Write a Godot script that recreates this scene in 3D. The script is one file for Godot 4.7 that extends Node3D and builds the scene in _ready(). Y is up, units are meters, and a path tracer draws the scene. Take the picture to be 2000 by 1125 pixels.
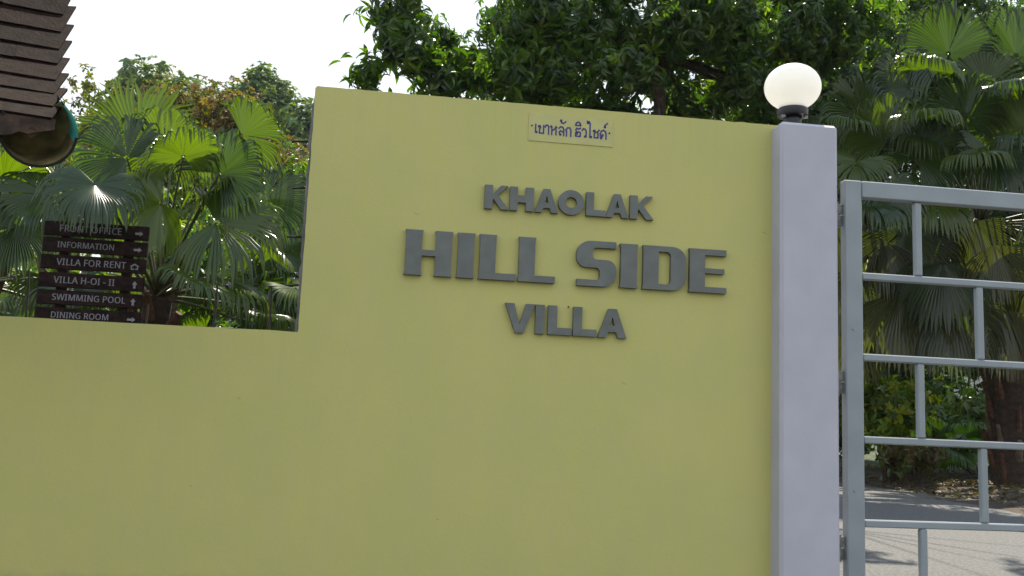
extends Node3D

const UP := Vector3.UP
var taken := {}
var rng := RandomNumberGenerator.new()
var M := {}

# ---------------------------------------------------------------- naming
func numbered(called: String, parent: Node) -> String:
	var key := str(parent.get_instance_id()) + called
	var n: int = taken.get(key, 0)
	taken[key] = n + 1
	return called if n == 0 else "%s_%03d" % [called, n]

func tag(o: Node, label := "", category := "", group := "", kind := "") -> Node:
	if label: o.set_meta("label", label)
	if category: o.set_meta("category", category)
	if group: o.set_meta("group", group)
	if kind: o.set_meta("kind", kind)
	return o

func thing(called: String, label: String, category: String, at := Vector3.ZERO, group := "") -> Node3D:
	var o := Node3D.new()
	o.name = numbered(called, self)
	add_child(o, true)
	o.position = at
	tag(o, label, category, group)
	return o

func put(called: String, mesh: Mesh, mat: Material, parent: Node = self, at := Transform3D()) -> MeshInstance3D:
	var o := MeshInstance3D.new()
	o.name = numbered(called, parent)
	o.mesh = mesh
	o.material_override = mat
	o.transform = at
	parent.add_child(o, true)
	return o

# ---------------------------------------------------------------- mesh building
class Shape:
	var v := PackedVector3Array()
	var n := PackedVector3Array()
	var c := PackedColorArray()
	var uv := PackedVector2Array()
	var tint := Color.WHITE
	var flat_uv := Vector4(1, 1, 0, 0)   # planar uv: scale x, scale y, offset x, offset y
	func tri(a: Vector3, b: Vector3, d: Vector3) -> void:   # front side sees a, b, d clockwise
		var m := (d - a).cross(b - a)
		if m.length_squared() < 1e-16: return
		m = m.normalized()
		for p: Vector3 in [a, b, d]:
			v.append(p)
			n.append(m)
			c.append(tint)
			uv.append(Vector2(p.x * flat_uv.x + flat_uv.z, p.y * flat_uv.y + flat_uv.w))
	func quad(a: Vector3, b: Vector3, d: Vector3, e: Vector3) -> void:
		tri(a, b, d)
		tri(a, d, e)
	func face(a: Vector3, b: Vector3, d: Vector3, e: Vector3, away: Vector3) -> void:   # a quad that faces away from a point
		var m := (d - a).cross(b - a)
		if m.dot((a + d) * 0.5 - away) >= 0.0: quad(a, b, d, e)
		else: quad(a, e, d, b)
	func smooth_tri(p: Array, q: Array) -> void:
		for i in 3:
			v.append(p[i])
			n.append(q[i])
			c.append(tint)
			uv.append(Vector2(p[i].x, p[i].y))
	# a box between two corners with chamfered edges
	func box(lo: Vector3, hi: Vector3, b := 0.004, at := Transform3D()) -> void:
		var mid := (lo + hi) / 2.0
		var h := (hi - lo) / 2.0
		b = minf(b, minf(h.x, minf(h.y, h.z)) * 0.6)
		var away := at * mid
		for ax in 3:
			var u := (ax + 1) % 3
			var w := (ax + 2) % 3
			for s in [-1.0, 1.0]:
				var q := []
				for k in [[-1, -1], [1, -1], [1, 1], [-1, 1]]:
					var p := Vector3.ZERO
					p[ax] = s * h[ax]
					p[u] = k[0] * (h[u] - b)
					p[w] = k[1] * (h[w] - b)
					q.append(at * (mid + p))
				face(q[0], q[1], q[2], q[3], away)
			for s in [-1.0, 1.0]:
				for r in [-1.0, 1.0]:
					var q := []
					for k in [[0, -1], [0, 1], [1, 1], [1, -1]]:
						var p := Vector3.ZERO
						p[u] = s * (h[u] - (b if k[0] == 0 else 0.0))
						p[w] = r * (h[w] - (0.0 if k[0] == 0 else b))
						p[ax] = k[1] * (h[ax] - b)
						q.append(at * (mid + p))
					face(q[0], q[1], q[2], q[3], away)
		for s in [-1.0, 1.0]:
			for r in [-1.0, 1.0]:
				for t in [-1.0, 1.0]:
					var a := at * (mid + Vector3(s * h.x, r * (h.y - b), t * (h.z - b)))
					var d := at * (mid + Vector3(s * (h.x - b), r * h.y, t * (h.z - b)))
					var e := at * (mid + Vector3(s * (h.x - b), r * (h.y - b), t * h.z))
					if (e - a).cross(d - a).dot(a - away) > 0: tri(a, d, e)
					else: tri(a, e, d)
	# a tube through points, with a radius at each
	func tube(pts: Array, radii: Array, sides := 6, caps := true) -> void:
		var rings := []
		var ref := Vector3(0.31, 0.2, 0.93)
		for i in pts.size():
			var t: Vector3 = (pts[mini(i + 1, pts.size() - 1)] - pts[maxi(i - 1, 0)]).normalized()
			if absf(t.dot(ref)) > 0.95: ref = Vector3(0.9, 0.1, -0.4)
			var a := t.cross(ref).normalized()
			var b := t.cross(a)
			var ring := []
			for k in sides:
				var w := TAU * k / sides
				ring.append([pts[i] + (a * cos(w) + b * sin(w)) * radii[i], a * cos(w) + b * sin(w)])
			rings.append(ring)
		for i in rings.size() - 1:
			for k in sides:
				var a: Array = rings[i][k]
				var b: Array = rings[i][(k + 1) % sides]
				var d: Array = rings[i + 1][(k + 1) % sides]
				var e: Array = rings[i + 1][k]
				smooth_tri([a[0], d[0], b[0]], [a[1], d[1], b[1]])
				smooth_tri([a[0], e[0], d[0]], [a[1], e[1], d[1]])
		if caps:
			for z in [0, rings.size() - 1]:
				var mid: Vector3 = pts[z]
				var beyond: Vector3 = pts[1] if z == 0 else pts[z - 1]
				for k in sides:
					var a: Vector3 = rings[z][k][0]
					var b: Vector3 = rings[z][(k + 1) % sides][0]
					if (b - mid).cross(a - mid).dot(mid - beyond) > 0: tri(mid, a, b)
					else: tri(mid, b, a)
	# a body of revolution about y: points are (radius, height) from the bottom up
	func lathe(prof: Array, sides := 32, at := Vector3.ZERO) -> void:
		for i in prof.size() - 1:
			var p: Vector2 = prof[i]
			var q: Vector2 = prof[i + 1]
			var pn := _lathe_n(prof, i)
			var qn := _lathe_n(prof, i + 1)
			if (q - p).length() < 1e-5: continue
			for k in sides:
				var a := TAU * k / sides
				var b := TAU * (k + 1) / sides
				var f := func(r: Vector2, w: float) -> Vector3: return at + Vector3(cos(w) * r.x, r.y, sin(w) * r.x)
				var g := func(r: Vector2, w: float) -> Vector3: return Vector3(cos(w) * r.x, r.y, sin(w) * r.x)
				var A: Vector3 = f.call(p, a)
				var B: Vector3 = f.call(p, b)
				var C: Vector3 = f.call(q, b)
				var D: Vector3 = f.call(q, a)
				var na: Vector3 = g.call(pn, a)
				var nb: Vector3 = g.call(pn, b)
				var nc: Vector3 = g.call(qn, b)
				var nd: Vector3 = g.call(qn, a)
				smooth_tri([A, B, C], [na, nb, nc])
				smooth_tri([A, C, D], [na, nc, nd])
	func _lathe_n(prof: Array, i: int) -> Vector2:
		var a: Vector2 = prof[maxi(i - 1, 0)]
		var b: Vector2 = prof[mini(i + 1, prof.size() - 1)]
		var t := b - a
		return Vector2(t.y, -t.x).normalized()
	# a flat outline in x, y pushed out along z
	func extrude(poly: PackedVector2Array, z0: float, z1: float, back := false) -> void:
		if Geometry2D.is_polygon_clockwise(poly): poly.reverse()
		var idx := Geometry2D.triangulate_polygon(poly)
		for i in range(0, idx.size(), 3):
			var p := [poly[idx[i]], poly[idx[i + 1]], poly[idx[i + 2]]]
			var turn: float = (p[1] - p[0]).cross(p[2] - p[0])
			if turn > 0: p.reverse()
			tri(Vector3(p[0].x, p[0].y, z1), Vector3(p[1].x, p[1].y, z1), Vector3(p[2].x, p[2].y, z1))
			if back: tri(Vector3(p[0].x, p[0].y, z0), Vector3(p[2].x, p[2].y, z0), Vector3(p[1].x, p[1].y, z0))
		for i in poly.size():
			var a := poly[i]
			var b := poly[(i + 1) % poly.size()]
			quad(Vector3(a.x, a.y, z0), Vector3(a.x, a.y, z1), Vector3(b.x, b.y, z1), Vector3(b.x, b.y, z0))
	func mesh() -> ArrayMesh:
		var arr := []
		arr.resize(Mesh.ARRAY_MAX)
		arr[Mesh.ARRAY_VERTEX] = v
		arr[Mesh.ARRAY_NORMAL] = n
		arr[Mesh.ARRAY_COLOR] = c
		arr[Mesh.ARRAY_TEX_UV] = uv
		var m := ArrayMesh.new()
		m.add_surface_from_arrays(Mesh.PRIMITIVE_TRIANGLES, arr)
		return m

func boxed(lo: Vector3, hi: Vector3, b := 0.004, at := Transform3D()) -> ArrayMesh:
	var s := Shape.new()
	s.box(lo, hi, b, at)
	return s.mesh()

func tubed(pts: Array, radii: Array, sides := 6) -> ArrayMesh:
	var s := Shape.new()
	s.tube(pts, radii, sides)
	return s.mesh()

# ---------------------------------------------------------------- materials
func lin(r: float, g: float, b: float) -> Color:
	return Color(r, g, b).linear_to_srgb()

func noise(freq: float, sd: int, oct := 4) -> FastNoiseLite:
	var n := FastNoiseLite.new()
	n.seed = sd
	n.frequency = freq
	n.fractal_octaves = oct
	return n

func noise_tex(freq: float, sd: int, a: Color, b: Color, size := 512, oct := 5) -> NoiseTexture2D:
	var t := NoiseTexture2D.new()
	t.width = size
	t.height = size
	t.seamless = true
	t.noise = noise(freq, sd, oct)
	var g := Gradient.new()
	g.set_color(0, a)
	g.set_color(1, b)
	t.color_ramp = g
	return t

func paint(col: Color, rough := 0.6, metal := 0.0, vary := 0.12, scale := 1.0, bump := 0.0, freq := 0.01) -> StandardMaterial3D:
	var m := StandardMaterial3D.new()
	m.albedo_color = col
	m.roughness = rough
	m.metallic = metal
	if vary > 0.0:
		var d := 1.0 - vary
		m.albedo_texture = noise_tex(freq, int(col.r * 900 + col.g * 70), Color(d, d, d), Color.WHITE, 256)
		m.uv1_triplanar = true
		m.uv1_world_triplanar = true
		m.uv1_scale = Vector3.ONE * scale
	if bump > 0.0:
		m.heightmap_enabled = true
		m.heightmap_texture = noise_tex(0.03, 77, Color.BLACK, Color.WHITE, 256)
		m.heightmap_scale = bump
	return m

func leafy(rough := 0.38, through := Color(0.75, 1.0, 0.3), spec := 0.5) -> StandardMaterial3D:
	var m := StandardMaterial3D.new()
	m.vertex_color_use_as_albedo = true
	m.roughness = rough
	m.metallic_specular = spec
	m.backlight_enabled = true
	m.backlight = through
	m.cull_mode = BaseMaterial3D.CULL_DISABLED
	return m

func wall_material() -> StandardMaterial3D:
	var w := 1024
	var h := 640
	var im := Image.create_empty(w, h, false, Image.FORMAT_RGB8)
	var big := noise(0.006, 3, 3)
	var mid := noise(0.03, 5, 4)
	var fine := noise(0.25, 8, 2)
	var base := Color(0.515, 0.478, 0.163)
	for j in h:
		var y := 2.12 - 2.18 * (j + 0.5) / h
		for i in w:
			var a := big.get_noise_2d(i, j * 0.8)
			var b := mid.get_noise_2d(i * 1.0, j * 0.35)
			var f := 1.0 + 0.022 * a + 0.018 * b + 0.02 * fine.get_noise_2d(i, j)
			var r := base.r * f * (1.0 + 0.03 * a)
			var g := base.g * f
			var bl := base.b * f * (1.0 - 0.08 * b)
			# algae creeping up from the foot of the wall
			var al := clampf((0.028 + 0.03 * mid.get_noise_2d(i * 0.7, 40) - y) / 0.05, 0.0, 1.0) * 0.30
			r = lerpf(r, 0.16, al)
			g = lerpf(g, 0.27, al)
			bl = lerpf(bl, 0.12, al)
			# drip marks under the copings
			var top := 2.115 if i > 385 else 1.031
			var dr := clampf(noise_line(i, mid) * 1.6 - (top - y) * 3.0, 0.0, 1.0) * 0.02 if y < top else 0.0
			r *= 1.0 - dr
			g *= 1.0 - dr
			bl *= 1.0 - dr
			im.set_pixel(i, j, Color(r, g, bl).linear_to_srgb())
	# a few scuffs and pin marks
	var rr := RandomNumberGenerator.new()
	rr.seed = 12
	for k in 9:
		var x := rr.randi_range(20, w - 20)
		var y := rr.randi_range(150, h - 30)
		for q in rr.randi_range(1, 7):
			var c := im.get_pixel(x + q, y)
			im.set_pixel(x + q, y + (q / 3), c * 0.82)
	var m := StandardMaterial3D.new()
	m.albedo_texture = ImageTexture.create_from_image(im)
	m.texture_repeat = false
	m.roughness = 0.75
	m.heightmap_enabled = true
	m.heightmap_texture = ImageTexture.create_from_image(wall_bump())
	m.heightmap_scale = 0.16
	return m

func noise_line(i: int, n: FastNoiseLite) -> float:
	return maxf(0.0, n.get_noise_2d(i * 3.0, 900.0) - 0.05) * 1.6

func wall_bump() -> Image:
	var im := Image.create_empty(1024, 640, false, Image.FORMAT_L8)
	var a := noise(0.02, 21, 3)
	var b := noise(0.16, 22, 3)
	for j in 640:
		for i in 1024:
			var v := 0.5 + 0.35 * a.get_noise_2d(i, j * 1.3) + 0.12 * b.get_noise_2d(i, j)
			im.set_pixel(i, j, Color(v, v, v))
	return im

# ---------------------------------------------------------------- ground heights
func steps(x: float, t: Array) -> float:
	for i in t.size() - 1:
		if x <= t[i + 1][0]:
			var k := clampf((x - t[i][0]) / (t[i + 1][0] - t[i][0]), 0.0, 1.0)
			return lerpf(t[i][1], t[i + 1][1], k)
	return t[-1][1]

func edge_x(z: float) -> float:     # where the driveway meets the planted bed
	return steps(-z, [[-1, 4.9], [2, 5.15], [3.7, 5.6], [8, 6.35], [12, 7.3], [20, 11.0]])

func gy(x: float, z: float) -> float:
	if z > -0.1:
		return steps(z, [[-0.1, -0.06], [0.8, -0.08], [4.2, -0.92], [7.0, -1.0], [60, -1.0]])
	var y := steps(-z, [[0.1, -0.02], [0.5, 0.03], [2, 0.12], [4, 0.2], [8, 0.22], [14, 0.4], [30, 2.5], [60, 8.0], [140, 14.0]])
	var e := x - edge_x(z)
	if e > 0.0 and z > -16: y += 0.10 * minf(1.0, e / 0.5)
	return y

# ---------------------------------------------------------------- leaves
# a fan-palm blade: pleated segments joined at the heart, free and hanging at the tips
func fan_blade(hub: Vector3, dir: Vector3, face: Vector3, radius: float, span_deg: float, droop: float, r: RandomNumberGenerator, green: Color, tip: Color, segs := 64) -> ArrayMesh:
	var s := Shape.new()
	var d := dir.normalized()
	var side := d.cross(face).normalized()
	var nn := side.cross(d).normalized()
	var span := deg_to_rad(span_deg)
	segs = maxi(10, int(segs * span_deg / 300.0))
	var da := span / segs
	var ts := [0.04, 0.25, 0.48, 0.66, 0.73, 0.79, 0.88, 1.0]
	var cup := r.randf_range(0.1, 0.3)
	for i in segs:
		if r.randf() < 0.05: continue
		var ang := -span / 2.0 + (i + 0.5) * da
		var len := radius * (0.78 + 0.22 * cos(ang * 0.5)) * r.randf_range(0.93, 1.05)
		var split := r.randf_range(0.58, 0.72)
		var pts := []
		var sides := []
		var up := []
		var flat := []
		var ray := (d * cos(ang) + side * sin(ang) + nn * cup * (1.0 - cos(ang * 0.8)) * 0.8).normalized()
		var across := (side * cos(ang) - d * sin(ang)).normalized()
		var p := hub
		var last := 0.0
		var bend := droop * r.randf_range(0.65, 1.35)
		var swing := across * r.randf_range(-0.3, 0.3)
		for t: float in ts:
			var g := clampf((t - 0.64) / 0.22, 0.0, 1.0)
			var go := (ray + Vector3(0, -1, 0) * (bend * 3.4 * g * r.randf_range(0.7, 1.3) + droop * 0.22 * t) + swing * g).normalized()
			p += go * (t - last) * len
			last = t
			var hw := t * len * tan(da / 2.0) * 1.03
			if t > split: hw = split * len * tan(da / 2.0) * (1.0 - pow((t - split) / (1.0 - split), 1.5)) + 0.0008
			var n2 := across.cross(go).normalized()
			if n2.dot(nn) < 0: n2 = -n2
			pts.append(p)
			sides.append(across * hw)
			up.append(n2 * (hw * 0.8))
			flat.append(n2)
		var k := r.randf_range(0.82, 1.18)
		for q in ts.size() - 1:
			var mixed := green.lerp(tip, clampf((ts[q] - 0.6) * 1.6, 0.0, 1.0))
			s.tint = Color(mixed.r * k, mixed.g * k, mixed.b * k)
			for e in [-1.0, 1.0]:
				var a: Vector3 = pts[q] + up[q]
				var b: Vector3 = pts[q + 1] + up[q + 1]
				var a2: Vector3 = pts[q] + sides[q] * e
				var b2: Vector3 = pts[q + 1] + sides[q + 1] * e
				var na: Vector3 = (flat[q] + flat[mini(q + 1, ts.size() - 1)] + across * e * 0.9).normalized()
				var nb: Vector3 = (flat[q + 1] + flat[mini(q + 2, ts.size() - 1)] + across * e * 0.9).normalized()
				if (b2 - a).cross(b - a).dot(na) * e < 0.0:
					na = -na
					nb = -nb
				if e > 0:
					s.smooth_tri([a, b, b2], [na, nb, nb])
					s.smooth_tri([a, b2, a2], [na, nb, na])
				else:
					s.smooth_tri([a, a2, b2], [na, na, nb])
					s.smooth_tri([a, b2, b], [na, nb, nb])
	return s.mesh()

func fan_leaf(palm: Node3D, crown: Vector3, hub: Vector3, dir: Vector3, face: Vector3, radius: float, span := 280.0, droop := 0.6, dead := 0.0, painted_light := 1.0) -> void:
	var o := palm.position
	var greens := [Color(0.088, 0.132, 0.022), Color(0.112, 0.160, 0.024), Color(0.058, 0.102, 0.028), Color(0.060, 0.102, 0.038)]
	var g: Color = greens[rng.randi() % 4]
	g = g * painted_light  # leaf colour scaled to stand for shadow or sun on the leaf
	var t := g.lerp(Color(0.13, 0.15, 0.05), 0.25)
	if dead > 0.0:
		g = g.lerp(Color(0.10, 0.070, 0.035), dead)
		t = Color(0.13, 0.085, 0.045).lerp(t, 1.0 - dead)
	var blade := put("fan_leaf", fan_blade(hub - o, dir, face, radius, span, droop, rng, g, t), M.fan_dead if dead > 0.6 else M.fan, palm)
	var mid := crown.lerp(hub, 0.55) + Vector3(0, 0.10 * crown.distance_to(hub), 0)
	var pts := []
	for k in 7:
		var u := k / 6.0
		pts.append(crown.lerp(mid, u).lerp(mid.lerp(hub, u), u) - o)
	put("petiole", tubed(pts, [0.017, 0.014, 0.011, 0.009, 0.008, 0.007, 0.006], 5), M.petiole, blade)

func palm_trunk(palm: Node3D, top: Vector3, r0: float, r1: float, boots: int) -> void:
	var o := palm.position
	var t := top - o
	put("trunk", tubed([Vector3(0, -0.1, 0), t * 0.3, t * 0.65, t], [r0, r0 * 0.9, r0 * 0.8, r1], 10), M.bark, palm)
	for k in boots:      # old leaf bases that stay on the trunk
		var u := (k + rng.randf()) / boots
		var a := k * 2.4 + rng.randf_range(-0.3, 0.3)
		var c := t * u
		var rad := lerpf(r0, r1, u) * 0.85
		var out := Vector3(cos(a), 0, sin(a))
		var L := rng.randf_range(0.16, 0.34)
		var s := Shape.new()
		var w := rng.randf_range(0.03, 0.055)
		var p := [c + out * rad, c + out * (rad + 0.05) + UP * L * 0.5, c + out * (rad + rng.randf_range(0.06, 0.13)) + UP * L]
		s.tube(p, [w, w * 0.8, w * 0.55], 5)
		put("leaf_base", s.mesh(), M.boot if k % 3 else M.boot_pale, palm)

func random_leaves(palm: Node3D, crown: Vector3, n: int, len0: float, len1: float, rad0: float, rad1: float, low: float, high: float, a0 := 0.0, a1 := TAU, painted_light := 1.0) -> void:
	for k in n:
		var az := lerpf(a0, a1, (k + rng.randf()) / n)
		var el := lerpf(high, low, pow(rng.randf(), 0.8))
		var dir := Vector3(cos(az) * cos(el), sin(el), sin(az) * cos(el))
		var L := rng.randf_range(len0, len1)
		var hub := crown + dir * L - UP * L * 0.15
		var bd := (dir - UP * rng.randf_range(0.1, 0.55)).normalized()
		var across := bd.cross(UP).normalized()
		var face := across.cross(bd).normalized().rotated(bd, rng.randf_range(-0.8, 0.8))
		fan_leaf(palm, crown, hub, bd, face, rng.randf_range(rad0, rad1), rng.randf_range(230, 310), rng.randf_range(0.4, 0.9), 0.0 if el > -0.5 else 0.5, painted_light)

# a whorl of long leaves at the end of a twig, about +y
func whorl(count: int, length: float, width: float, lift: float, droop: float, sd: int) -> ArrayMesh:
	var r := RandomNumberGenerator.new()
	r.seed = sd
	var s := Shape.new()
	for k in count:
		var az := TAU * (k + r.randf_range(-0.25, 0.25)) / count * 1.0 + (k % 2) * 0.4
		var el := lift + r.randf_range(-0.35, 0.35)
		leaf_into(s, Vector3(0, r.randf_range(-0.3, 0.3) * length * 0.5, 0), az, el, length * r.randf_range(0.7, 1.15), width * r.randf_range(0.8, 1.2), droop * r.randf_range(0.6, 1.3), r.randf_range(0.75, 1.25))
	return s.mesh()

func leaf_into(s: Shape, at: Vector3, az: float, el: float, length: float, width: float, droop: float, k: float) -> void:
	var out := Vector3(cos(az), 0, sin(az))
	var across := Vector3(-sin(az), 0, cos(az))
	s.tint = Color(k, k, k)
	var prof := [0.05, 0.75, 1.0, 0.62, 0.03]
	var prev := []
	var p := at
	for q in 5:
		var e := el - droop * q * 0.42
		var go := out * cos(e) + UP * sin(e)
		if q > 0: p += go * length / 4.0
		var nrm := across.cross(go).normalized()
		if nrm.y < 0: nrm = -nrm
		var w: float = prof[q] * width * 0.5
		var now := [p, p + across * w + nrm * w * 0.35, p - across * w + nrm * w * 0.35]
		if q > 0:
			s.quad(prev[0], now[0], now[1], prev[1])
			s.quad(prev[0], prev[2], now[2], now[0])
		prev = now

# leaves filling ball-shaped lobes: [centre, radius]; one object, since nobody could count them
func foliage(parent: Node3D, called: String, lobes: Array, per_m2: float, meshes: Array, mat: Material, palette: Array, size0: float, size1: float, sd: int, hang := 0.3, squash := 0.85) -> void:
	var r := RandomNumberGenerator.new()
	r.seed = sd
	var lists := []
	for m in meshes: lists.append([])
	for l in lobes:
		var c: Vector3 = l[0]
		var rad: float = l[1]
		var count := int(per_m2 * rad * rad)
		var bumps := []
		for b in 7:
			bumps.append([Vector3(r.randfn(), r.randfn(), r.randfn()).normalized(), r.randf_range(0.65, 1.2)])
		for k in count:
			var d := Vector3(r.randfn(), r.randfn(), r.randfn()).normalized()
			var reach := 1.0
			var best := -2.0
			for b in bumps:
				var dd: float = d.dot(b[0])
				if dd > best:
					best = dd
					reach = b[1]
			var dist := rad * reach * pow(r.randf(), 0.42)
			var p := c + Vector3(d.x, d.y * squash, d.z) * dist
			var y := (d * 0.9 + UP * (0.5 - hang) + Vector3(r.randfn(), r.randfn(), r.randfn()) * 0.35).normalized()
			var x := y.cross(Vector3(r.randfn(), r.randfn(), r.randfn())).normalized()
			var sc := r.randf_range(size0, size1)
			var bs := Basis(x, y, x.cross(y)).scaled(Vector3.ONE * sc)
			var col: Color = palette[r.randi() % palette.size()]
			var b2 := r.randf_range(0.7, 1.3)
			lists[r.randi() % meshes.size()].append([Transform3D(bs, p - parent.position), Color(col.r * b2, col.g * b2, col.b * b2)])
	for i in meshes.size():
		var mm := MultiMesh.new()
		mm.transform_format = MultiMesh.TRANSFORM_3D
		mm.use_colors = true
		mm.mesh = meshes[i]
		mm.instance_count = lists[i].size()
		for k in lists[i].size():
			mm.set_instance_transform(k, lists[i][k][0])
			mm.set_instance_color(k, lists[i][k][1])
		var o := MultiMeshInstance3D.new()
		o.multimesh = mm
		o.material_override = mat
		o.name = numbered(called, parent)
		parent.add_child(o, true)
		o.set_meta("kind", "stuff")

func limbs(tree: Node3D, base: Vector3, fork: Vector3, ends: Array, r0: float, mat: Material) -> void:
	var o := tree.position
	var m := base.lerp(fork, 0.5) + Vector3(0.05, 0, 0.03)
	var trunk := put("trunk", tubed([base - o - UP * 0.15, base - o + UP * 0.15, m - o, fork - o], [r0 * 1.35, r0 * 1.05, r0 * 0.92, r0 * 0.75], 9), mat, tree)
	for e: Vector3 in ends:
		var mid := fork.lerp(e, 0.5) + UP * 0.02 * fork.distance_to(e)
		put("branch", tubed([fork - o - UP * 0.05, fork.lerp(mid, 0.6) - o, mid - o, e - o], [r0 * 0.55, r0 * 0.42, r0 * 0.3, r0 * 0.1], 6), mat, trunk)

# ---------------------------------------------------------------- lettering outlines
func scaled(p: Array, x0: float, y0: float, w: float, h: float) -> PackedVector2Array:
	var o := PackedVector2Array()
	for q in p: o.append(Vector2(x0 + q[0] * w, y0 + q[1] * h))
	return o

func arc(c: Vector2, rx: float, ry: float, a0: float, a1: float, n := 7) -> Array:
	var o := []
	for k in n + 1:
		var a := deg_to_rad(lerpf(a0, a1, float(k) / n))
		o.append([c.x + cos(a) * rx, c.y + sin(a) * ry])
	return o

func glyph(ch: String, x0: float, x1: float, y0: float, y1: float, stem: float) -> PackedVector2Array:
	var w := x1 - x0
	var h := y1 - y0
	var s := stem / w
	var b := stem * 0.92 / h
	var p := []
	match ch:
		"K": p = [[0, 0], [0, 1], [s, 1], [s, 0.60], [0.66, 1], [0.97, 1], [0.54, 0.60], [1, 0], [0.68, 0], [0.36, 0.42], [s, 0.30], [s, 0]]
		"H": p = [[0, 0], [0, 1], [s, 1], [s, 0.5 + b / 2], [1 - s, 0.5 + b / 2], [1 - s, 1], [1, 1], [1, 0], [1 - s, 0], [1 - s, 0.5 - b / 2], [s, 0.5 - b / 2], [s, 0]]
		"A": p = [[0, 0], [0.36, 1], [0.64, 1], [1, 0], [0.70, 0], [0.635, 0.19], [0.501, 0.19], [0.501, 0.41], [0.58, 0.41], [0.5, 0.72], [0.42, 0.41], [0.499, 0.41], [0.499, 0.19], [0.365, 0.19], [0.30, 0]]
		"L": p = [[0, 0], [0, 1], [s, 1], [s, b * 0.85], [1, b * 0.85], [1, 0]]
		"I": p = [[0, 0], [0, 1], [1, 1], [1, 0]]
		"V": p = [[0, 1], [s, 1], [0.5, 0.30], [1 - s, 1], [1, 1], [0.64, 0], [0.36, 0]]
		"O":
			p = arc(Vector2(0.5, 0.5), 0.5, 0.53, -89.5, 269.5, 32)
			p += arc(Vector2(0.5, 0.5), 0.5 - s * 0.95, 0.53 - b, 269.5, -89.5, 32)
	return scaled(p, x0, y0, w, h)

func flared(x0: float, x1: float, y0: float, y1: float) -> PackedVector2Array:
	var f := 0.0035
	return PackedVector2Array([Vector2(x0 - f, y0), Vector2(x0 - f, y0 + 0.004), Vector2(x0, y0 + 0.02), Vector2(x0, y1 - 0.02), Vector2(x0 - f, y1 - 0.004), Vector2(x0 - f, y1), Vector2(x1 + f, y1), Vector2(x1 + f, y1 - 0.004), Vector2(x1, y1 - 0.02), Vector2(x1, y0 + 0.02), Vector2(x1 + f, y0 + 0.004), Vector2(x1 + f, y0)])

func bold(ch: String, x0: float, x1: float) -> Array:      # the heavy middle line, 0.2 m tall: pieces that butt
	var a := 1.302
	var b := 1.5
	var st := 0.071
	var pv := func(q: Array) -> PackedVector2Array:
		var o := PackedVector2Array()
		for k in q: o.append(Vector2(k[0], k[1]))
		return o
	match ch:
		"H":
			return [pv.call([[x0 - .003, a], [x0, a + .02], [x0, b - .02], [x0 - .003, b], [x0 + st + .003, b], [x0 + st, b - .02], [x0 + st, 1.414], [x1 - st, 1.414], [x1 - st, b - .02], [x1 - st - .003, b], [x1 + .003, b], [x1, b - .02], [x1, a + .02], [x1 + .003, a], [x1 - st - .003, a], [x1 - st, a + .02], [x1 - st, 1.388], [x0 + st, 1.388], [x0 + st, a + .02], [x0 + st + .003, a]])]
		"I": return [flared(x0, x1, a, b)]
		"L": return [pv.call([[x0 - .003, a], [x0, a + .02], [x0, b - .02], [x0 - .003, b], [x0 + st + .003, b], [x0 + st, b - .02], [x0 + st, a + .029], [x1 + .001, a + .029], [x1, a]])]
		"E": return [pv.call([[x0 - .003, a], [x0, a + .02], [x0, b - .02], [x0 - .003, b], [x1, b], [x1 + .001, b - .027], [x0 + st, b - .027], [x0 + st, 1.413], [x1 - .009, 1.413], [x1 - .009, 1.390], [x0 + st, 1.390], [x0 + st, a + .026], [x1 + .001, a + .026], [x1 + .001, a]])]
		"D":
			var p := [[x0 - .003, a], [x0, a + .02], [x0, b - .02], [x0 - .003, b]]
			p += arc(Vector2(x1 - .065, b - .06), .065, .06, 90, 0)
			p += [[x1, 1.401]]
			p += [[x1 - st, 1.401]]
			p += arc(Vector2(x1 - st - .018, b - .045), .018, .02, 0, 90, 4)
			p += [[x0 + st, b - .025], [x0 + st, a + .026]]
			p += arc(Vector2(x1 - st - .018, a + .045), .018, .02, -90, 0, 4)
			p += [[x1 - st, 1.4008], [x1, 1.4008]]
			p += arc(Vector2(x1 - .065, a + .06), .065, .06, 0, -90)
			return [pv.call(p)]
		"S":
			var p := [[x1 - .003, b + .003]]
			p += arc(Vector2(x0 + .065, b - .057), .065, .06, 90, 180)
			p += arc(Vector2(x0 + .045, 1.428), .045, .045, 180, 270)
			p += arc(Vector2(x0 + .09, 1.365), .017, .018, 90, 0, 4)
			p += arc(Vector2(x0 + .09, 1.346), .017, .018, 0, -90, 4)
			p += [[x0 + .004, a + .027], [x0 + .004, a - .002]]
			p += arc(Vector2(x1 - .06, a + .055), .06, .057, -90, 0)
			p += arc(Vector2(x1 - .045, 1.377), .045, .043, 0, 90)
			p += arc(Vector2(x0 + .09, 1.438), .017, .018, 270, 180, 4)
			p += arc(Vector2(x0 + .09, 1.456), .017, .018, 180, 90, 4)
			p += [[x1 - .003, b - .026]]
			return [pv.call(p)]
	return []

func stroke(s: Shape, pts: Array, w: float, z: float) -> void:      # a flat ribbon with round joints
	for i in pts.size() - 1:
		var a: Vector2 = pts[i]
		var b: Vector2 = pts[i + 1]
		var d := (b - a).normalized()
		var q := Vector2(-d.y, d.x) * w / 2.0
		a -= d * w * 0.3
		b += d * w * 0.3
		s.quad(Vector3(a.x - q.x, a.y - q.y, z), Vector3(a.x + q.x, a.y + q.y, z), Vector3(b.x + q.x, b.y + q.y, z), Vector3(b.x - q.x, b.y - q.y, z))

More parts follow.
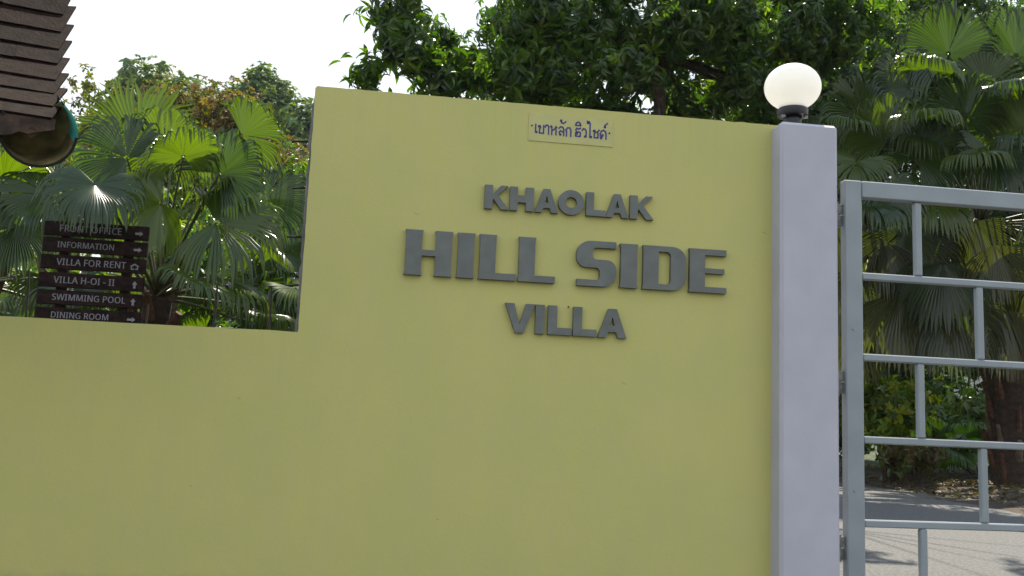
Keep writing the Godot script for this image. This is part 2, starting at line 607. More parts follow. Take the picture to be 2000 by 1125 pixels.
# ================================================================= the scene
func _ready() -> void:
	rng.seed = 4711
	# --- camera
	var cam := Camera3D.new()
	cam.name = "camera"
	cam.transform = Transform3D(Basis(Vector3(0.98867, 0.03953, 0.14481), Vector3(-0.05979, 0.98858, 0.13830), Vector3(-0.13769, -0.14539, 0.97975)).orthonormalized(), Vector3(0, 0.62, 4.4))
	cam.fov = 31.42
	cam.near = 0.05
	cam.far = 400.0
	add_child(cam, true)
	# --- sky and exposure
	var env := Environment.new()
	env.background_mode = Environment.BG_SKY
	var sm := ProceduralSkyMaterial.new()
	sm.sky_top_color = Color(0.52, 0.70, 0.95)
	sm.sky_horizon_color = Color(0.985, 1.0, 1.0)
	sm.sky_curve = 1.6
	sm.ground_bottom_color = Color(0.35, 0.36, 0.30)
	sm.ground_horizon_color = Color(0.72, 0.74, 0.72)
	sm.sun_angle_max = 25.0
	sm.sun_curve = 0.12
	var sky := Sky.new()
	sky.sky_material = sm
	env.sky = sky
	env.background_energy_multiplier = 0.60
	env.tonemap_mode = Environment.TONE_MAPPER_LINEAR
	env.tonemap_exposure = 2.2
	env.sdfgi_enabled = true
	env.ssao_enabled = true
	env.ssil_enabled = true
	env.fog_enabled = true
	env.fog_density = 0.0003
	env.fog_light_color = Color(0.86, 0.93, 0.97)
	var we := WorldEnvironment.new()
	we.name = "environment"
	we.environment = env
	add_child(we, true)
	# --- sun: high, behind the wall and a little to the right
	var sun := DirectionalLight3D.new()
	sun.name = "sun"
	sun.light_energy = 1.6
	sun.light_color = Color(1.0, 0.96, 0.88)
	sun.light_angular_distance = 0.5
	sun.shadow_enabled = true
	add_child(sun, true)
	var towards := Vector3(0.26, 1.55, -0.92).normalized()
	sun.look_at_from_position(towards * 30.0, Vector3.ZERO, Vector3.UP)

	make_materials()
	make_ground()
	make_wall()
	make_pillar_and_lamp()
	make_gate()
	make_lettering()
	make_plate()
	make_signboard()
	make_shrine_roof()
	make_palms()
	make_trees()
	make_house()
	make_small_things()

func make_materials() -> void:
	M.wall = wall_material()
	M.cement = paint(lin(0.30, 0.28, 0.29), 0.9, 0.0, 0.35, 3.0, 0.25)
	M.pillar = paint(lin(0.49, 0.475, 0.535), 0.7, 0.0, 0.05, 1.3, 0.08)
	M.gate = paint(lin(0.25, 0.28, 0.30), 0.42, 0.0, 0.06, 2.0, 0.03)
	M.gate.metallic_specular = 0.6
	M.hinge = paint(lin(0.36, 0.36, 0.33), 0.6, 0.3, 0.4, 9.0)
	M.letter = paint(lin(0.145, 0.152, 0.142), 0.45, 0.35, 0.14, 3.0, 0.03)
	M.globe = StandardMaterial3D.new()
	M.globe.albedo_color = lin(0.92, 0.92, 0.90)
	M.globe.roughness = 0.16
	M.globe.backlight_enabled = true
	M.globe.backlight = Color(1.0, 0.99, 0.97)
	M.globe.cull_mode = BaseMaterial3D.CULL_DISABLED
	M.black = paint(lin(0.012, 0.012, 0.016), 0.45, 0.0, 0.0)
	M.plate = paint(lin(0.525, 0.485, 0.180), 0.45, 0.0, 0.05, 4.0)
	M.blue = paint(lin(0.035, 0.028, 0.20), 0.5, 0.0, 0.0)
	M.dark = paint(lin(0.02, 0.018, 0.015), 0.6, 0.0, 0.0)
	M.rust = paint(lin(0.045, 0.032, 0.026), 0.85, 0.2, 0.4, 8.0)
	M.board = paint(lin(0.034, 0.017, 0.015), 0.55, 0.0, 0.5, 6.0, 0.1)
	M.board.metallic_specular = 0.2
	M.sign_text = paint(lin(0.245, 0.24, 0.28), 0.6, 0.0, 0.15, 8.0)
	M.tiles = [paint(lin(0.023, 0.014, 0.012), 0.85, 0.0, 0.5, 7.0, 0.25), paint(lin(0.018, 0.011, 0.010), 0.85, 0.0, 0.55, 6.0, 0.25), paint(lin(0.028, 0.016, 0.013), 0.85, 0.0, 0.5, 8.0, 0.25)]
	for m: StandardMaterial3D in M.tiles: m.metallic_specular = 0.12
	M.turquoise = paint(lin(0.12, 0.60, 0.54), 0.5, 0.0, 0.2, 4.0)
	M.turquoise.backlight_enabled = true
	M.turquoise.backlight = Color(0.5, 0.5, 0.5)
	M.ochre = paint(lin(0.52, 0.40, 0.15), 0.85, 0.0, 0.75, 3.0, 0.1, 0.012)
	M.mould = paint(lin(0.02, 0.022, 0.016), 0.9, 0.0, 0.5, 9.0)
	M.wood = paint(lin(0.10, 0.055, 0.032), 0.85, 0.0, 0.6, 6.0, 0.2)
	M.fan = leafy(0.22, Color(1.0, 1.08, 0.33), 0.64)
	M.fan_dead = leafy(0.6, Color(0.6, 0.5, 0.3), 0.4)
	M.petiole = paint(lin(0.11, 0.10, 0.03), 0.5, 0.0, 0.5, 6.0)
	M.bark = paint(lin(0.085, 0.050, 0.034), 0.95, 0.0, 0.6, 5.0, 0.8)
	M.boot = paint(lin(0.19, 0.080, 0.038), 0.9, 0.0, 0.6, 7.0, 0.5)
	M.boot_pale = paint(lin(0.20, 0.14, 0.09), 0.9, 0.0, 0.6, 7.0, 0.5)
	M.leaf = leafy(0.30, Color(1.0, 1.12, 0.30), 0.68)
	M.leaf_dull = leafy(0.55, Color(0.9, 0.9, 0.3), 0.4)
	M.tree_bark = paint(lin(0.10, 0.065, 0.045), 0.95, 0.0, 0.6, 4.0, 0.6)
	M.villa_wall = paint(lin(0.55, 0.52, 0.50), 0.85, 0.0, 0.15, 1.0)
	M.villa_roof = paint(lin(0.50, 0.36, 0.36), 0.7, 0.0, 0.3, 2.0)
	M.villa_glass = StandardMaterial3D.new()
	M.villa_glass.albedo_color = lin(0.03, 0.04, 0.05)
	M.villa_glass.roughness = 0.08

func make_ground() -> void:
	var s := Shape.new()
	var xs := []
	var zs := []
	for k in 41: xs.append(lerpf(-12.0, 18.0, k / 40.0))
	for k in 12:
		xs.push_front(-12.0 - pow(k + 1, 1.9) * 1.2)
		xs.append(18.0 + pow(k + 1, 1.9) * 1.2)
	for k in 51: zs.append(lerpf(8.0, -17.0, k / 50.0))
	for k in 14:
		zs.push_front(8.0 + pow(k + 1, 1.7) * 0.9)
		zs.append(-17.0 - pow(k + 1, 1.8) * 0.95)
	var n := noise(0.9, 5, 3)
	for i in xs.size() - 1:
		for j in zs.size() - 1:
			var p := []
			for q in [[0, 0], [0, 1], [1, 1], [1, 0]]:
				var x: float = xs[i + q[0]]
				var z: float = zs[j + q[1]]
				p.append(Vector3(x, gy(x, z) - 0.006 + (0.0 if absf(z) < 9 and x < 6 else 0.03 * n.get_noise_2d(x, z)), z))
			s.tint = Color(0.070, 0.105, 0.030) * (0.8 + 0.4 * n.get_noise_2d(p[0].x, p[0].z))  # grass runs on out of view before the wall, bouncing green onto it
			var mid: Vector3 = (p[0] + p[2]) / 2.0
			if mid.x > edge_x(mid.z) - 0.2 and mid.z < 0 and mid.z > -11 and mid.x < 12: s.tint = Color(0.060, 0.040, 0.026)
			s.quad(p[0], p[1], p[2], p[3])
	var m := paint(Color.WHITE, 0.95, 0.0, 0.5, 1.5, 0.8)
	m.vertex_color_use_as_albedo = true
	tag(put("ground", s.mesh(), m), "grassy ground and earth bed rising gently behind the wall", "", "", "structure")
	# driveway inside the gate
	var asphalt := paint(lin(0.13, 0.13, 0.128), 0.9, 0.0, 0.4, 1.6, 0.4, 0.09)
	var d := Shape.new()
	var dn := noise(1.2, 9, 2)
	var last := []
	for k in 61:
		var z := lerpf(0.55, -22.0, k / 60.0)
		var row := []
		for q in 9:
			var x := lerpf(2.05 - z * 0.06, edge_x(z) + 0.06 * dn.get_noise_1d(z * 3.0), q / 8.0)
			row.append(Vector3(x, gy(minf(x, edge_x(z)), z) + 0.004, z))
		if k > 0:
			for q in 8: d.quad(last[q], row[q], row[q + 1], last[q + 1])
		last = row
	tag(put("driveway", d.mesh(), asphalt), "pale sunlit asphalt driveway seen through the grey gate", "", "", "structure")
	var st := Shape.new()
	last = []
	for k in 31:
		var z := lerpf(1.3, 14.0, k / 30.0)
		var row := []
		for q in 11: row.append(Vector3(lerpf(-30, 30, q / 10.0), gy(0, z) + 0.004, z))
		if k > 0:
			for q in 10: st.quad(last[q], last[q + 1], row[q + 1], row[q])
		last = row
	tag(put("street", st.mesh(), paint(lin(0.055, 0.055, 0.052), 0.9, 0.0, 0.5, 1.6, 0.4, 0.09)), "asphalt street out of view, darkened to cut its bounce, sloping down before the wall", "", "", "structure")  # out of view; asphalt darkened to keep bounced light off the wall
	# fallen leaves on the bed
	var r := RandomNumberGenerator.new()
	r.seed = 99
	var lm := Shape.new()
	leaf_into(lm, Vector3.ZERO, 0.0, 0.15, 0.065, 0.026, 0.25, 1.0)
	var mm := MultiMesh.new()
	mm.transform_format = MultiMesh.TRANSFORM_3D
	mm.use_colors = true
	mm.mesh = lm.mesh()
	mm.instance_count = 2600
	for k in 2600:
		var z := r.randf_range(-11.0, -1.5)
		var x := edge_x(z) - 0.12 + absf(r.randfn()) * 1.1
		var sc := r.randf_range(0.6, 1.5)
		mm.set_instance_transform(k, Transform3D(Basis.from_euler(Vector3(r.randf_range(-0.4, 0.4), r.randf() * TAU, r.randf_range(-0.5, 0.5))).scaled(Vector3.ONE * sc), Vector3(x, gy(x, z) + 0.025, z)))
		mm.set_instance_color(k, [Color(0.10, 0.065, 0.035), Color(0.14, 0.10, 0.05), Color(0.06, 0.04, 0.025), Color(0.08, 0.08, 0.03)][k % 4])
	var o := MultiMeshInstance3D.new()
	o.multimesh = mm
	o.material_override = M.leaf_dull
	o.name = "leaf_litter"
	add_child(o, true)
	tag(o, "dry fallen leaves along the edge of the planted bed", "leaf litter", "", "stuff")

func make_wall() -> void:
	var t := thing("boundary_wall", "pale yellow plastered wall, low on the left and tall under the raised lettering", "wall")
	var s := Shape.new()
	s.flat_uv = Vector4(1.0 / 3.45, -1.0 / 2.18, 1.6 / 3.45, 2.12 / 2.18)
	# outline with slightly wavy, hand-finished edges
	var poly := PackedVector2Array()
	var wn := noise(1.7, 15, 3)
	poly.append(Vector2(-7.0, -0.4))
	poly.append(Vector2(-7.0, 1.03))
	for k in 58: poly.append(Vector2(lerpf(-6.9, -0.29, k / 57.0), 1.031 + 0.003 * wn.get_noise_1d(k * 1.9) ))
	for k in 30: poly.append(Vector2(-0.2865 + 0.003 * wn.get_noise_1d(50 + k * 2.3), lerpf(1.04, 2.105, k / 29.0)))
	for k in 50: poly.append(Vector2(lerpf(-0.279, 1.84, k / 49.0), 2.115 + 0.0028 * wn.get_noise_1d(90 + k * 2.1)))
	poly.append(Vector2(1.84, -0.4))
	s.extrude(poly, -0.02, 0.0)
	put("plaster_face", s.mesh(), M.wall, t)
	var b := Shape.new()
	b.box(Vector3(-7.0, -0.4, -0.19), Vector3(-0.287, 1.027, -0.022), 0.006)
	b.box(Vector3(-0.286, -0.4, -0.19), Vector3(1.84, 2.111, -0.022), 0.006)
	put("concrete_core", b.mesh(), M.cement, t)
	# rough cement left unpainted on the end of the tall part
	var e := Shape.new()
	var pts := PackedVector2Array()
	pts.append(Vector2(-0.2875, 1.032))
	pts.append(Vector2(-0.2875, 2.09))
	for k in 36:
		var y := lerpf(2.085, 1.032, k / 35.0)
		var w := 0.012 + 0.009 * wn.get_noise_1d(200 + k * 3.1)
		if y > 2.0: w *= (2.09 - y) / 0.09
		pts.append(Vector2(-0.2875 - maxf(0.001, w), y))
	e.extrude(pts, -0.18, -0.03, true)
	put("bare_cement_edge", e.mesh(), M.cement, t)

func make_pillar_and_lamp() -> void:
	var s := Shape.new()
	s.box(Vector3(1.811, -0.3, -0.175), Vector3(2.086, 2.103, 0.107), 0.014)
	tag(put("gate_pillar", s.mesh(), M.pillar), "lavender white square pillar between the yellow wall and the gate", "pillar")
	var t := thing("globe_lamp", "white oval globe lamp with a black collar on top of the pillar", "lamp", Vector3(1.926, 2.104, -0.03))
	var n := Shape.new()
	n.lathe([Vector2(0, 0), Vector2(0.043, 0), Vector2(0.043, 0.006), Vector2(0.039, 0.012), Vector2(0.041, 0.05), Vector2(0.044, 0.068), Vector2(0.0, 0.068)], 28)
	put("neck", n.mesh(), M.black, t)
	var c := Shape.new()
	c.lathe([Vector2(0.0, 0.068), Vector2(0.062, 0.068), Vector2(0.070, 0.073), Vector2(0.072, 0.102), Vector2(0.067, 0.107), Vector2(0.0, 0.107)], 32)
	put("collar", c.mesh(), M.black, t)
	var g := Shape.new()
	var prof := []
	for k in 25:
		var a := lerpf(-62.0, 90.0, k / 24.0)
		prof.append(Vector2(0.132 * cos(deg_to_rad(a)), 0.214 + 0.111 * sin(deg_to_rad(a))))
	prof.push_front(Vector2(0.064, 0.106))
	g.lathe(prof, 48)
	put("globe", g.mesh(), M.globe, t)
	for k in 3:
		var a := 0.6 + TAU * k / 3
		var p := Vector3(cos(a), 0, sin(a))
		put("set_screw", tubed([p * 0.06 + UP * 0.066, p * 0.060 + UP * 0.056], [0.010, 0.010], 8), M.hinge, t)

func make_gate() -> void:
	var t := thing("metal_gate", "grey painted metal gate of thick frame and thin staggered bars", "gate", Vector3(2.14, -0.02, 0.01))
	var o := t.position
	var z0 := 0.01
	var z1 := 0.06
	var b := func(called: String, x0: float, y0: float, x1: float, y1: float, d := 0.0) -> void:
		put(called, boxed(Vector3(x0, y0, z0 + d) - o, Vector3(x1, y1, z1 - d) - o, 0.005), M.gate, t)
	b.call("hinge_stile", 2.140, -0.02, 2.224, 1.864)
	b.call("lock_stile", 3.816, -0.02, 3.900, 1.864)
	b.call("top_rail", 2.226, 1.785, 3.814, 1.864)
	b.call("bottom_rail", 2.226, -0.02, 3.814, 0.055)
	var ys := [1.4195, 1.0475, 0.677, 0.3105]
	for y in ys: b.call("cross_bar", 2.226, y - 0.0165, 3.814, y + 0.0165, 0.008)
	var tops := [1.785, 1.403, 1.031, 0.6605, 0.294]
	var bots := [1.436, 1.064, 0.6935, 0.327, 0.055]
	for row in 5:
		var x := 2.507 if row % 2 == 0 else 2.807
		while x < 3.75:
			b.call("upright_bar", x - 0.0165, bots[row] + 0.001, x + 0.0165, tops[row] - 0.001, 0.009)
			x += 0.60
	# weld line at the mitred corner and hinges on the pillar side
	for y in [1.70, 0.93, 0.20]:
		var h := Shape.new()
		h.tube([Vector3(2.112, y - 0.06, 0.03) - o, Vector3(2.112, y + 0.06, 0.03) - o], [0.011, 0.011], 10)
		h.box(Vector3(2.086, y - 0.05, 0.022) - o, Vector3(2.139, y + 0.0, 0.028) - o, 0.001)
		h.box(Vector3(2.086, y + 0.005, 0.031) - o, Vector3(2.139, y + 0.05, 0.037) - o, 0.001)
		put("hinge", h.mesh(), M.hinge, t)
	for y in [1.17, 0.45]:
		put("plug", tubed([Vector3(2.175, y, 0.058) - o, Vector3(2.175, y, 0.064) - o], [0.006, 0.005], 8), M.gate, t)

func make_lettering() -> void:
	var rows := [["KHAOLAK", "upper line of small raised grey letters spelling KHAOLAK on the yellow wall"], ["HILL SIDE", "large heavy raised grey letters spelling HILL SIDE across the yellow wall"], ["VILLA", "lower line of small raised grey letters spelling VILLA on the yellow wall"]]
	var top := [["K", .478, .586], ["H", .590, .697], ["A", .703, .808], ["O", .808, .925], ["L", .935, 1.024], ["A", 1.024, 1.130], ["K", 1.136, 1.246]]
	var mid := [["H", .144, .345], ["I", .371, .442], ["L", .467, .629], ["L", .641, .803], ["S", .898, 1.080], ["I", 1.099, 1.174], ["D", 1.202, 1.400], ["E", 1.417, 1.588]]
	var low := [["V", .589, .721], ["I", .724, .764], ["L", .780, .886], ["L", .892, .997], ["A", 1.003, 1.134]]
	for row in 3:
		var t := thing("wall_lettering", rows[row][1], "lettering", Vector3([0.862, 0.866, 0.862][row], [1.617, 1.302, 1.076][row], 0.0), "raised letters on the wall")
		for l in [top, mid, low][row]:
			var s := Shape.new()
			var polys := []
			if row == 1: polys = bold(l[0], l[1], l[2])
			else: polys = [glyph(l[0], l[1], l[2], 1.617 if row == 0 else 1.076, 1.724 if row == 0 else 1.204, 0.035 if row == 0 else 0.040)]
			for p: PackedVector2Array in polys:
				s.extrude(p, 0.001, 0.022 if row != 1 else 0.024)
			put("letter", s.mesh(), M.letter, t, Transform3D(Basis(), -t.position))
	tag(put("screw_head", tubed([Vector3(0.873, 1.204, 0.0), Vector3(0.873, 1.204, 0.006)], [0.004, 0.003], 8), M.dark), "tiny dark screw above the second L of VILLA", "screw")

func make_plate() -> void:
	var t := thing("address_plate", "small pale plate with blue Thai writing under the top of the yellow wall", "sign", Vector3(0.858, 2.009, 0.0))
	var o := Transform3D(Basis(), -t.position)
	put("plate", boxed(Vector3(0.664, 1.945, 0.001), Vector3(1.053, 2.074, 0.0035), 0.001), M.plate, t, o)
	for x in [[0.6787, 2.0152], [1.0357, 2.0093]]:
		put("screw", tubed([Vector3(x[0], x[1], 0.0035), Vector3(x[0], x[1], 0.007)], [0.0042, 0.0035], 10), M.dark, t, o)
	var s := Shape.new()
	var z := 0.0045
	var w := 0.0066
	# each sign as strokes in a unit box: [x0, x1, y0, y1, [strokes], [loops: x, y, r]]
	var signs := [
		[0.6945, 0.704, 1.981, 2.023, [[[0.15, 1], [0.15, 0.08]]], [[0.62, 0.14]]],
		[0.7085, 0.7345, 1.981, 2.021, [[[0.25, 0.95], [0.4, 0.72], [0.22, 0.5], [0.22, 0.06], [0.92, 0.06], [0.92, 1]]], [[0.1, 0.82]]],
		[0.739, 0.756, 1.980, 2.023, [[[0, 0.75], [0.25, 0.97], [0.7, 1], [0.97, 0.8], [0.97, 0]]], []],
		[0.765, 0.7935, 1.980, 2.022, [[[0.18, 0.9], [0.18, 0]], [[0.18, 0.42], [0.55, 0.62], [0.82, 0.7]], [[0.86, 0.6], [0.86, 0]]], [[0.06, 0.9], [0.84, 0.84]]],
		[0.802, 0.8255, 1.979, 2.020, [[[0, 0.8], [0.35, 1], [0.75, 0.98], [0.97, 0.75], [0.97, 0]], [[0.2, 0.15], [0.1, 0.4], [0.4, 0.56], [0.75, 0.42], [0.95, 0.45]]], [[0.3, 0.12]]],
		[0.809, 0.834, 2.037, 2.051, [[[0.15, 0.7], [0.2, 0.15], [0.55, 0.0], [1, 0.65]]], [[0.1, 0.85]]],
		[0.834, 0.858, 1.978, 2.019, [[[0.16, 0], [0.16, 0.55], [0, 0.72], [0.35, 0.98], [0.78, 0.98], [0.98, 0.75], [0.98, 0]]], []],
		[0.878, 0.903, 1.980, 2.022, [[[0.3, 0.62], [0.08, 0.45], [0.08, 0.06], [0.92, 0.06], [0.92, 0.5], [0.5, 0.55]], [[0.05, 0.72], [0.3, 0.95], [0.65, 0.86], [1, 1]]], [[0.3, 0.36]]],
		[0.879, 0.902, 2.033, 2.049, [[[0, 0.0], [0.1, 0.65], [0.5, 1], [0.9, 0.65], [1, 0.0], [0, 0]]], []],
		[0.909, 0.929, 1.979, 2.020, [[[0, 0.75], [0.3, 1], [0.75, 0.95], [0.97, 0.7], [0.97, 0.1]]], [[0.75, 0.12]]],
		[0.932, 0.951, 1.978, 2.059, [[[0, 0.98], [0.1, 0.84], [0.42, 0.96], [0.72, 0.84], [0.72, 0.04]]], [[0.98, 0.07], [0.2, 0.88]]],
		[0.9605, 0.989, 1.980, 2.020, [[[0.22, 0.95], [0.36, 0.72], [0.2, 0.5], [0.2, 0.06], [0.8, 0.06], [0.8, 0.55], [0.6, 0.72], [0.85, 0.85], [1.0, 1.0]]], [[0.1, 0.82]]],
		[0.993, 1.021, 1.979, 2.020, [[[0.35, 0.25], [0.15, 0], [0.0, 0.55], [0.2, 0.9], [0.55, 1], [0.88, 0.85], [0.98, 0.55], [0.98, 0]]], [[0.4, 0.42]]],
		[1.011, 1.026, 2.032, 2.054, [[[0.1, 0.0], [0.2, 0.45], [1, 1]]], [[0.2, 0.15]]],
	]
	for g in signs:
		s = Shape.new()
		var tx := func(p: Array) -> Vector2: return Vector2(lerpf(g[0], g[1], p[0]), lerpf(g[2], g[3], p[1]))
		for st in g[4]:
			var pts := []
			for p in st: pts.append(tx.call(p))
			stroke(s, pts, w, z)
			z += 0.00002
		for lp in g[5]:
			var c: Vector2 = tx.call(lp)
			var ring := []
			for k in 9: ring.append(c + Vector2(cos(TAU * k / 8), sin(TAU * k / 8)) * 0.0038)
			stroke(s, ring, 0.0042, z)
			z += 0.00002
		put("letter", s.mesh(), M.blue, t, o)

func make_signboard() -> void:
	var t := thing("direction_sign", "dark brown signpost of six stacked boards giving directions behind the low wall", "sign", Vector3(-1.757, gy(-1.757, -2.4), -2.4))
	var o := t.position
	for x in [-1.95, -1.56]:
		put("post", boxed(Vector3(x - 0.03, o.y - 0.1, -2.475) - o, Vector3(x + 0.03, 1.87, -2.422) - o, 0.004), M.board, t)
	var rows := [["FRONT OFFICE", 1.840, -1.988, -1.600, "right"], ["INFORMATION", 1.7335, -1.990, -1.637, "right"], ["VILLA FOR RENT", 1.622, -1.982, -1.557, "house"], ["VILLA H-OI - II", 1.506, -1.988, -1.615, "up"], ["SWIMMING POOL", 1.395, -1.990, -1.540, "up"], ["DINING ROOM", 1.281, -1.987, -1.630, "right"]]
	var font := SystemFont.new()
	font.font_names = PackedStringArray(["Droid Sans"])
	font.font_weight = 400
	var letters := {}
	var k := 0
	for row in rows:
		var y: float = row[1]
		var bd := put("board", boxed(Vector3(-2.080 - 0.001 * k, y - 0.047, -2.42) - o, Vector3(-1.435, y + 0.046, -2.395) - o, 0.004), M.board, t)
		k += 1
		var whole: float = font.get_string_size(row[0], HORIZONTAL_ALIGNMENT_LEFT, -1, 48).x
		var sx: float = (row[3] - row[2]) / whole
		for q in row[0].length():
			var ch: String = row[0][q]
			if ch == " ": continue
			if not letters.has(ch):
				var tm := TextMesh.new()
				tm.text = ch
				tm.font = font
				tm.font_size = 48
				tm.pixel_size = 1.0
				tm.depth = 2.0
				tm.horizontal_alignment = HORIZONTAL_ALIGNMENT_LEFT
				letters[ch] = tm
			var x: float = row[2] + font.get_string_size(row[0].substr(0, q), HORIZONTAL_ALIGNMENT_LEFT, -1, 48).x * sx
			put("letter", letters[ch], M.sign_text, bd, Transform3D(Basis.from_scale(Vector3(sx, sx, 0.002)), Vector3(x, y, -2.393) - o))
		var s := Shape.new()
		var c := Vector2(-1.493, y - 0.006)
		var p := []
		match row[4]:
			"right": p = [[-0.025, -0.007], [-0.025, 0.007], [0.004, 0.007], [0.004, 0.016], [0.025, 0], [0.004, -0.016], [0.004, -0.007]]
			"up": p = [[-0.007, -0.023], [0.007, -0.023], [0.007, 0.002], [0.016, 0.002], [0, 0.023], [-0.016, 0.002], [-0.007, 0.002]]
			"house": p = [[-0.022, -0.018], [-0.022, 0.004], [-0.029, 0.004], [0, 0.022], [0.029, 0.004], [0.022, 0.004], [0.022, -0.018], [0.006, -0.018], [0.006, -0.011], [0.016, -0.011], [0.016, 0.002], [0, 0.013], [-0.016, 0.002], [-0.016, -0.011], [-0.002, -0.011], [-0.002, -0.018]]
		if row[4] == "house": c.x = -1.503
		s.extrude(scaled(p, c.x - o.x, c.y - o.y, 1, 1), -2.394 - o.z, -2.391 - o.z)
		put("symbol", s.mesh(), M.sign_text, bd)

func make_shrine_roof() -> void:
	# a small tiled roof on a post at the roadside; it rises away from the street, its gutter end towards us
	var C := Vector3(-0.992, 1.526, 1.2)
	var h := Vector3(-0.296, 0, -0.955)
	var e := Vector3(-0.955, 0, 0.296)
	var base := C + e * 0.62 + h * 0.35
	base.y = gy(base.x, base.z)
	var t := thing("tiled_roof", "small dark brown tiled roof with a turquoise gutter at the left edge of the street", "roof", base)
	var at := C
	var o := base
	var spans := []
	for i in 12:
		var pitch := deg_to_rad(steps(i, [[0, 31], [3, 40], [6, 48], [11, 54]]))
		var u := h * cos(pitch) + UP * sin(pitch)
		var n := UP * cos(pitch) - h * sin(pitch)
		var L := 0.134
		var cols := 7
		for j in cols:
			var x0 := j * 0.135 + (0.0 if j == 0 else (0.067 if i % 2 else 0.0))
			var x1 := (j + 1) * 0.135 + (0.067 if i % 2 else 0.0)
			if j > 0: x0 = maxf(x0, 0.0) + 0.0006
			var th := 0.007 + rng.randf_range(0, 0.003)
			var lift := 0.009 + rng.randf_range(0, 0.004)
			var jut := 0.040 + rng.randf_range(-0.005, 0.005) if j == 0 else 0.0
			var s := Shape.new()
			var slip := rng.randf_range(-0.008, 0.008)
			var low := at + u * slip
			var lo_r := low + e * x0 + n * lift
			var lo_l := low + e * x1 + n * lift
			var hi_r := low + e * (x0 - jut) + u * (L * (1.35 if j > 0 else 1.75)) + n * (0.0 if j > 0 else 0.003)
			var hi_l := low + e * x1 + u * (L * 1.35)
			var q := [lo_r - o, lo_l - o, hi_l - o, hi_r - o]
			var dn := -n * th
			var c: Vector3 = (q[0] + q[2]) / 2 + dn / 2
			s.face(q[0], q[1], q[2], q[3], c)
			s.face(q[0] + dn, q[1] + dn, q[2] + dn, q[3] + dn, c)
			for k in 4: s.face(q[k], q[(k + 1) % 4], q[(k + 1) % 4] + dn, q[k] + dn, c)
			put("roof_tile", s.mesh(), M.tiles[rng.randi() % 3], t)
		spans.append(at)
		at += u * L
	# rafters, fascia and the post that carries it
	for x in [0.05, 0.62, 0.92]:
		var pts := []
		var rad := []
		for i in spans.size():
			pts.append(spans[i] + e * x - UP * 0.045 - o)
			rad.append(0.02)
		put("rafter", tubed(pts, rad, 4), M.wood, t)
	var fs := Shape.new()
	var nz := noise(9.0, 44, 2)
	var prev := []
	for k in 41:
		var x := lerpf(-0.012, 0.95, k / 40.0)
		var bot := -0.028 - 0.022 * absf(nz.get_noise_1d(x * 2.2)) - (0.012 if x > 0.03 else 0.0) - 0.03 * clampf((x - 0.06) / 0.1, 0, 1)
		var now := [C + e * x + h * -0.004 + UP * 0.004 - o, C + e * x + h * -0.004 + UP * bot - o, C + e * x + h * 0.012 + UP * bot - o]
		if k > 0:
			fs.face(prev[0], now[0], now[1], prev[1], C - o + h + e * 0.5)
			fs.face(prev[1], now[1], now[2], prev[2], C - o + UP + e * 0.5)
		prev = now
	put("fascia", fs.mesh(), M.wood, t)
	put("post", boxed(Vector3(-0.05, -0.2, -0.05), Vector3(0.05, C.y - o.y + 0.22, 0.05), 0.008), M.cement, t)
	# gutter: a half-round trough, open end towards the street
	var g := Vector3(-1.026, 1.488, 1.2)
	var ax := (h * 0.88 + UP * 0.40 + e * 0.12).normalized()
	var right := -e
	var up2 := right.cross(ax).normalized()
	if up2.y < 0: up2 = -up2
	var R := 0.112
	var outer := Shape.new()
	var inner := Shape.new()
	var flank := Shape.new()
	var rim := Shape.new()
	var N := 26
	for k in N:
		var ring := []
		for q in 2:
			var a := deg_to_rad(lerpf(-205.0, 48.0, float(k + q) / N))
			ring.append(right * cos(a) + up2 * sin(a))
		for L in 5:
			var z0 := L * 0.075
			var z1 := z0 + 0.075
			var sh := 1.0 - 0.03 * L
			var p := func(d: Vector3, rr: float, zz: float) -> Vector3: return g + d * rr + ax * zz - o
			outer.quad(p.call(ring[0], R, z0), p.call(ring[1], R, z0), p.call(ring[1], R, z1), p.call(ring[0], R, z1))
			(inner if k < 20 else flank).quad(p.call(ring[0], R - 0.006, z0), p.call(ring[0], R - 0.006, z1), p.call(ring[1], R - 0.006, z1), p.call(ring[1], R - 0.006, z0))
		if k < 21: rim.quad(g + ring[0] * R - o - ax * 0.001, g + ring[0] * (R - 0.009) - o - ax * 0.001, g + ring[1] * (R - 0.009) - o - ax * 0.001, g + ring[1] * R - o - ax * 0.001)
		inner.tri(g + ax * 0.16 - o, g + ring[0] * (R - 0.006) + ax * 0.16 - o, g + ring[1] * (R - 0.006) + ax * 0.16 - o)
	var gt := put("gutter", outer.mesh(), M.turquoise, t)
	put("gutter_lining", inner.mesh(), M.ochre, gt)
	put("gutter_side", flank.mesh(), M.turquoise, gt)
	put("mouldy_rim", rim.mesh(), M.mould, gt)

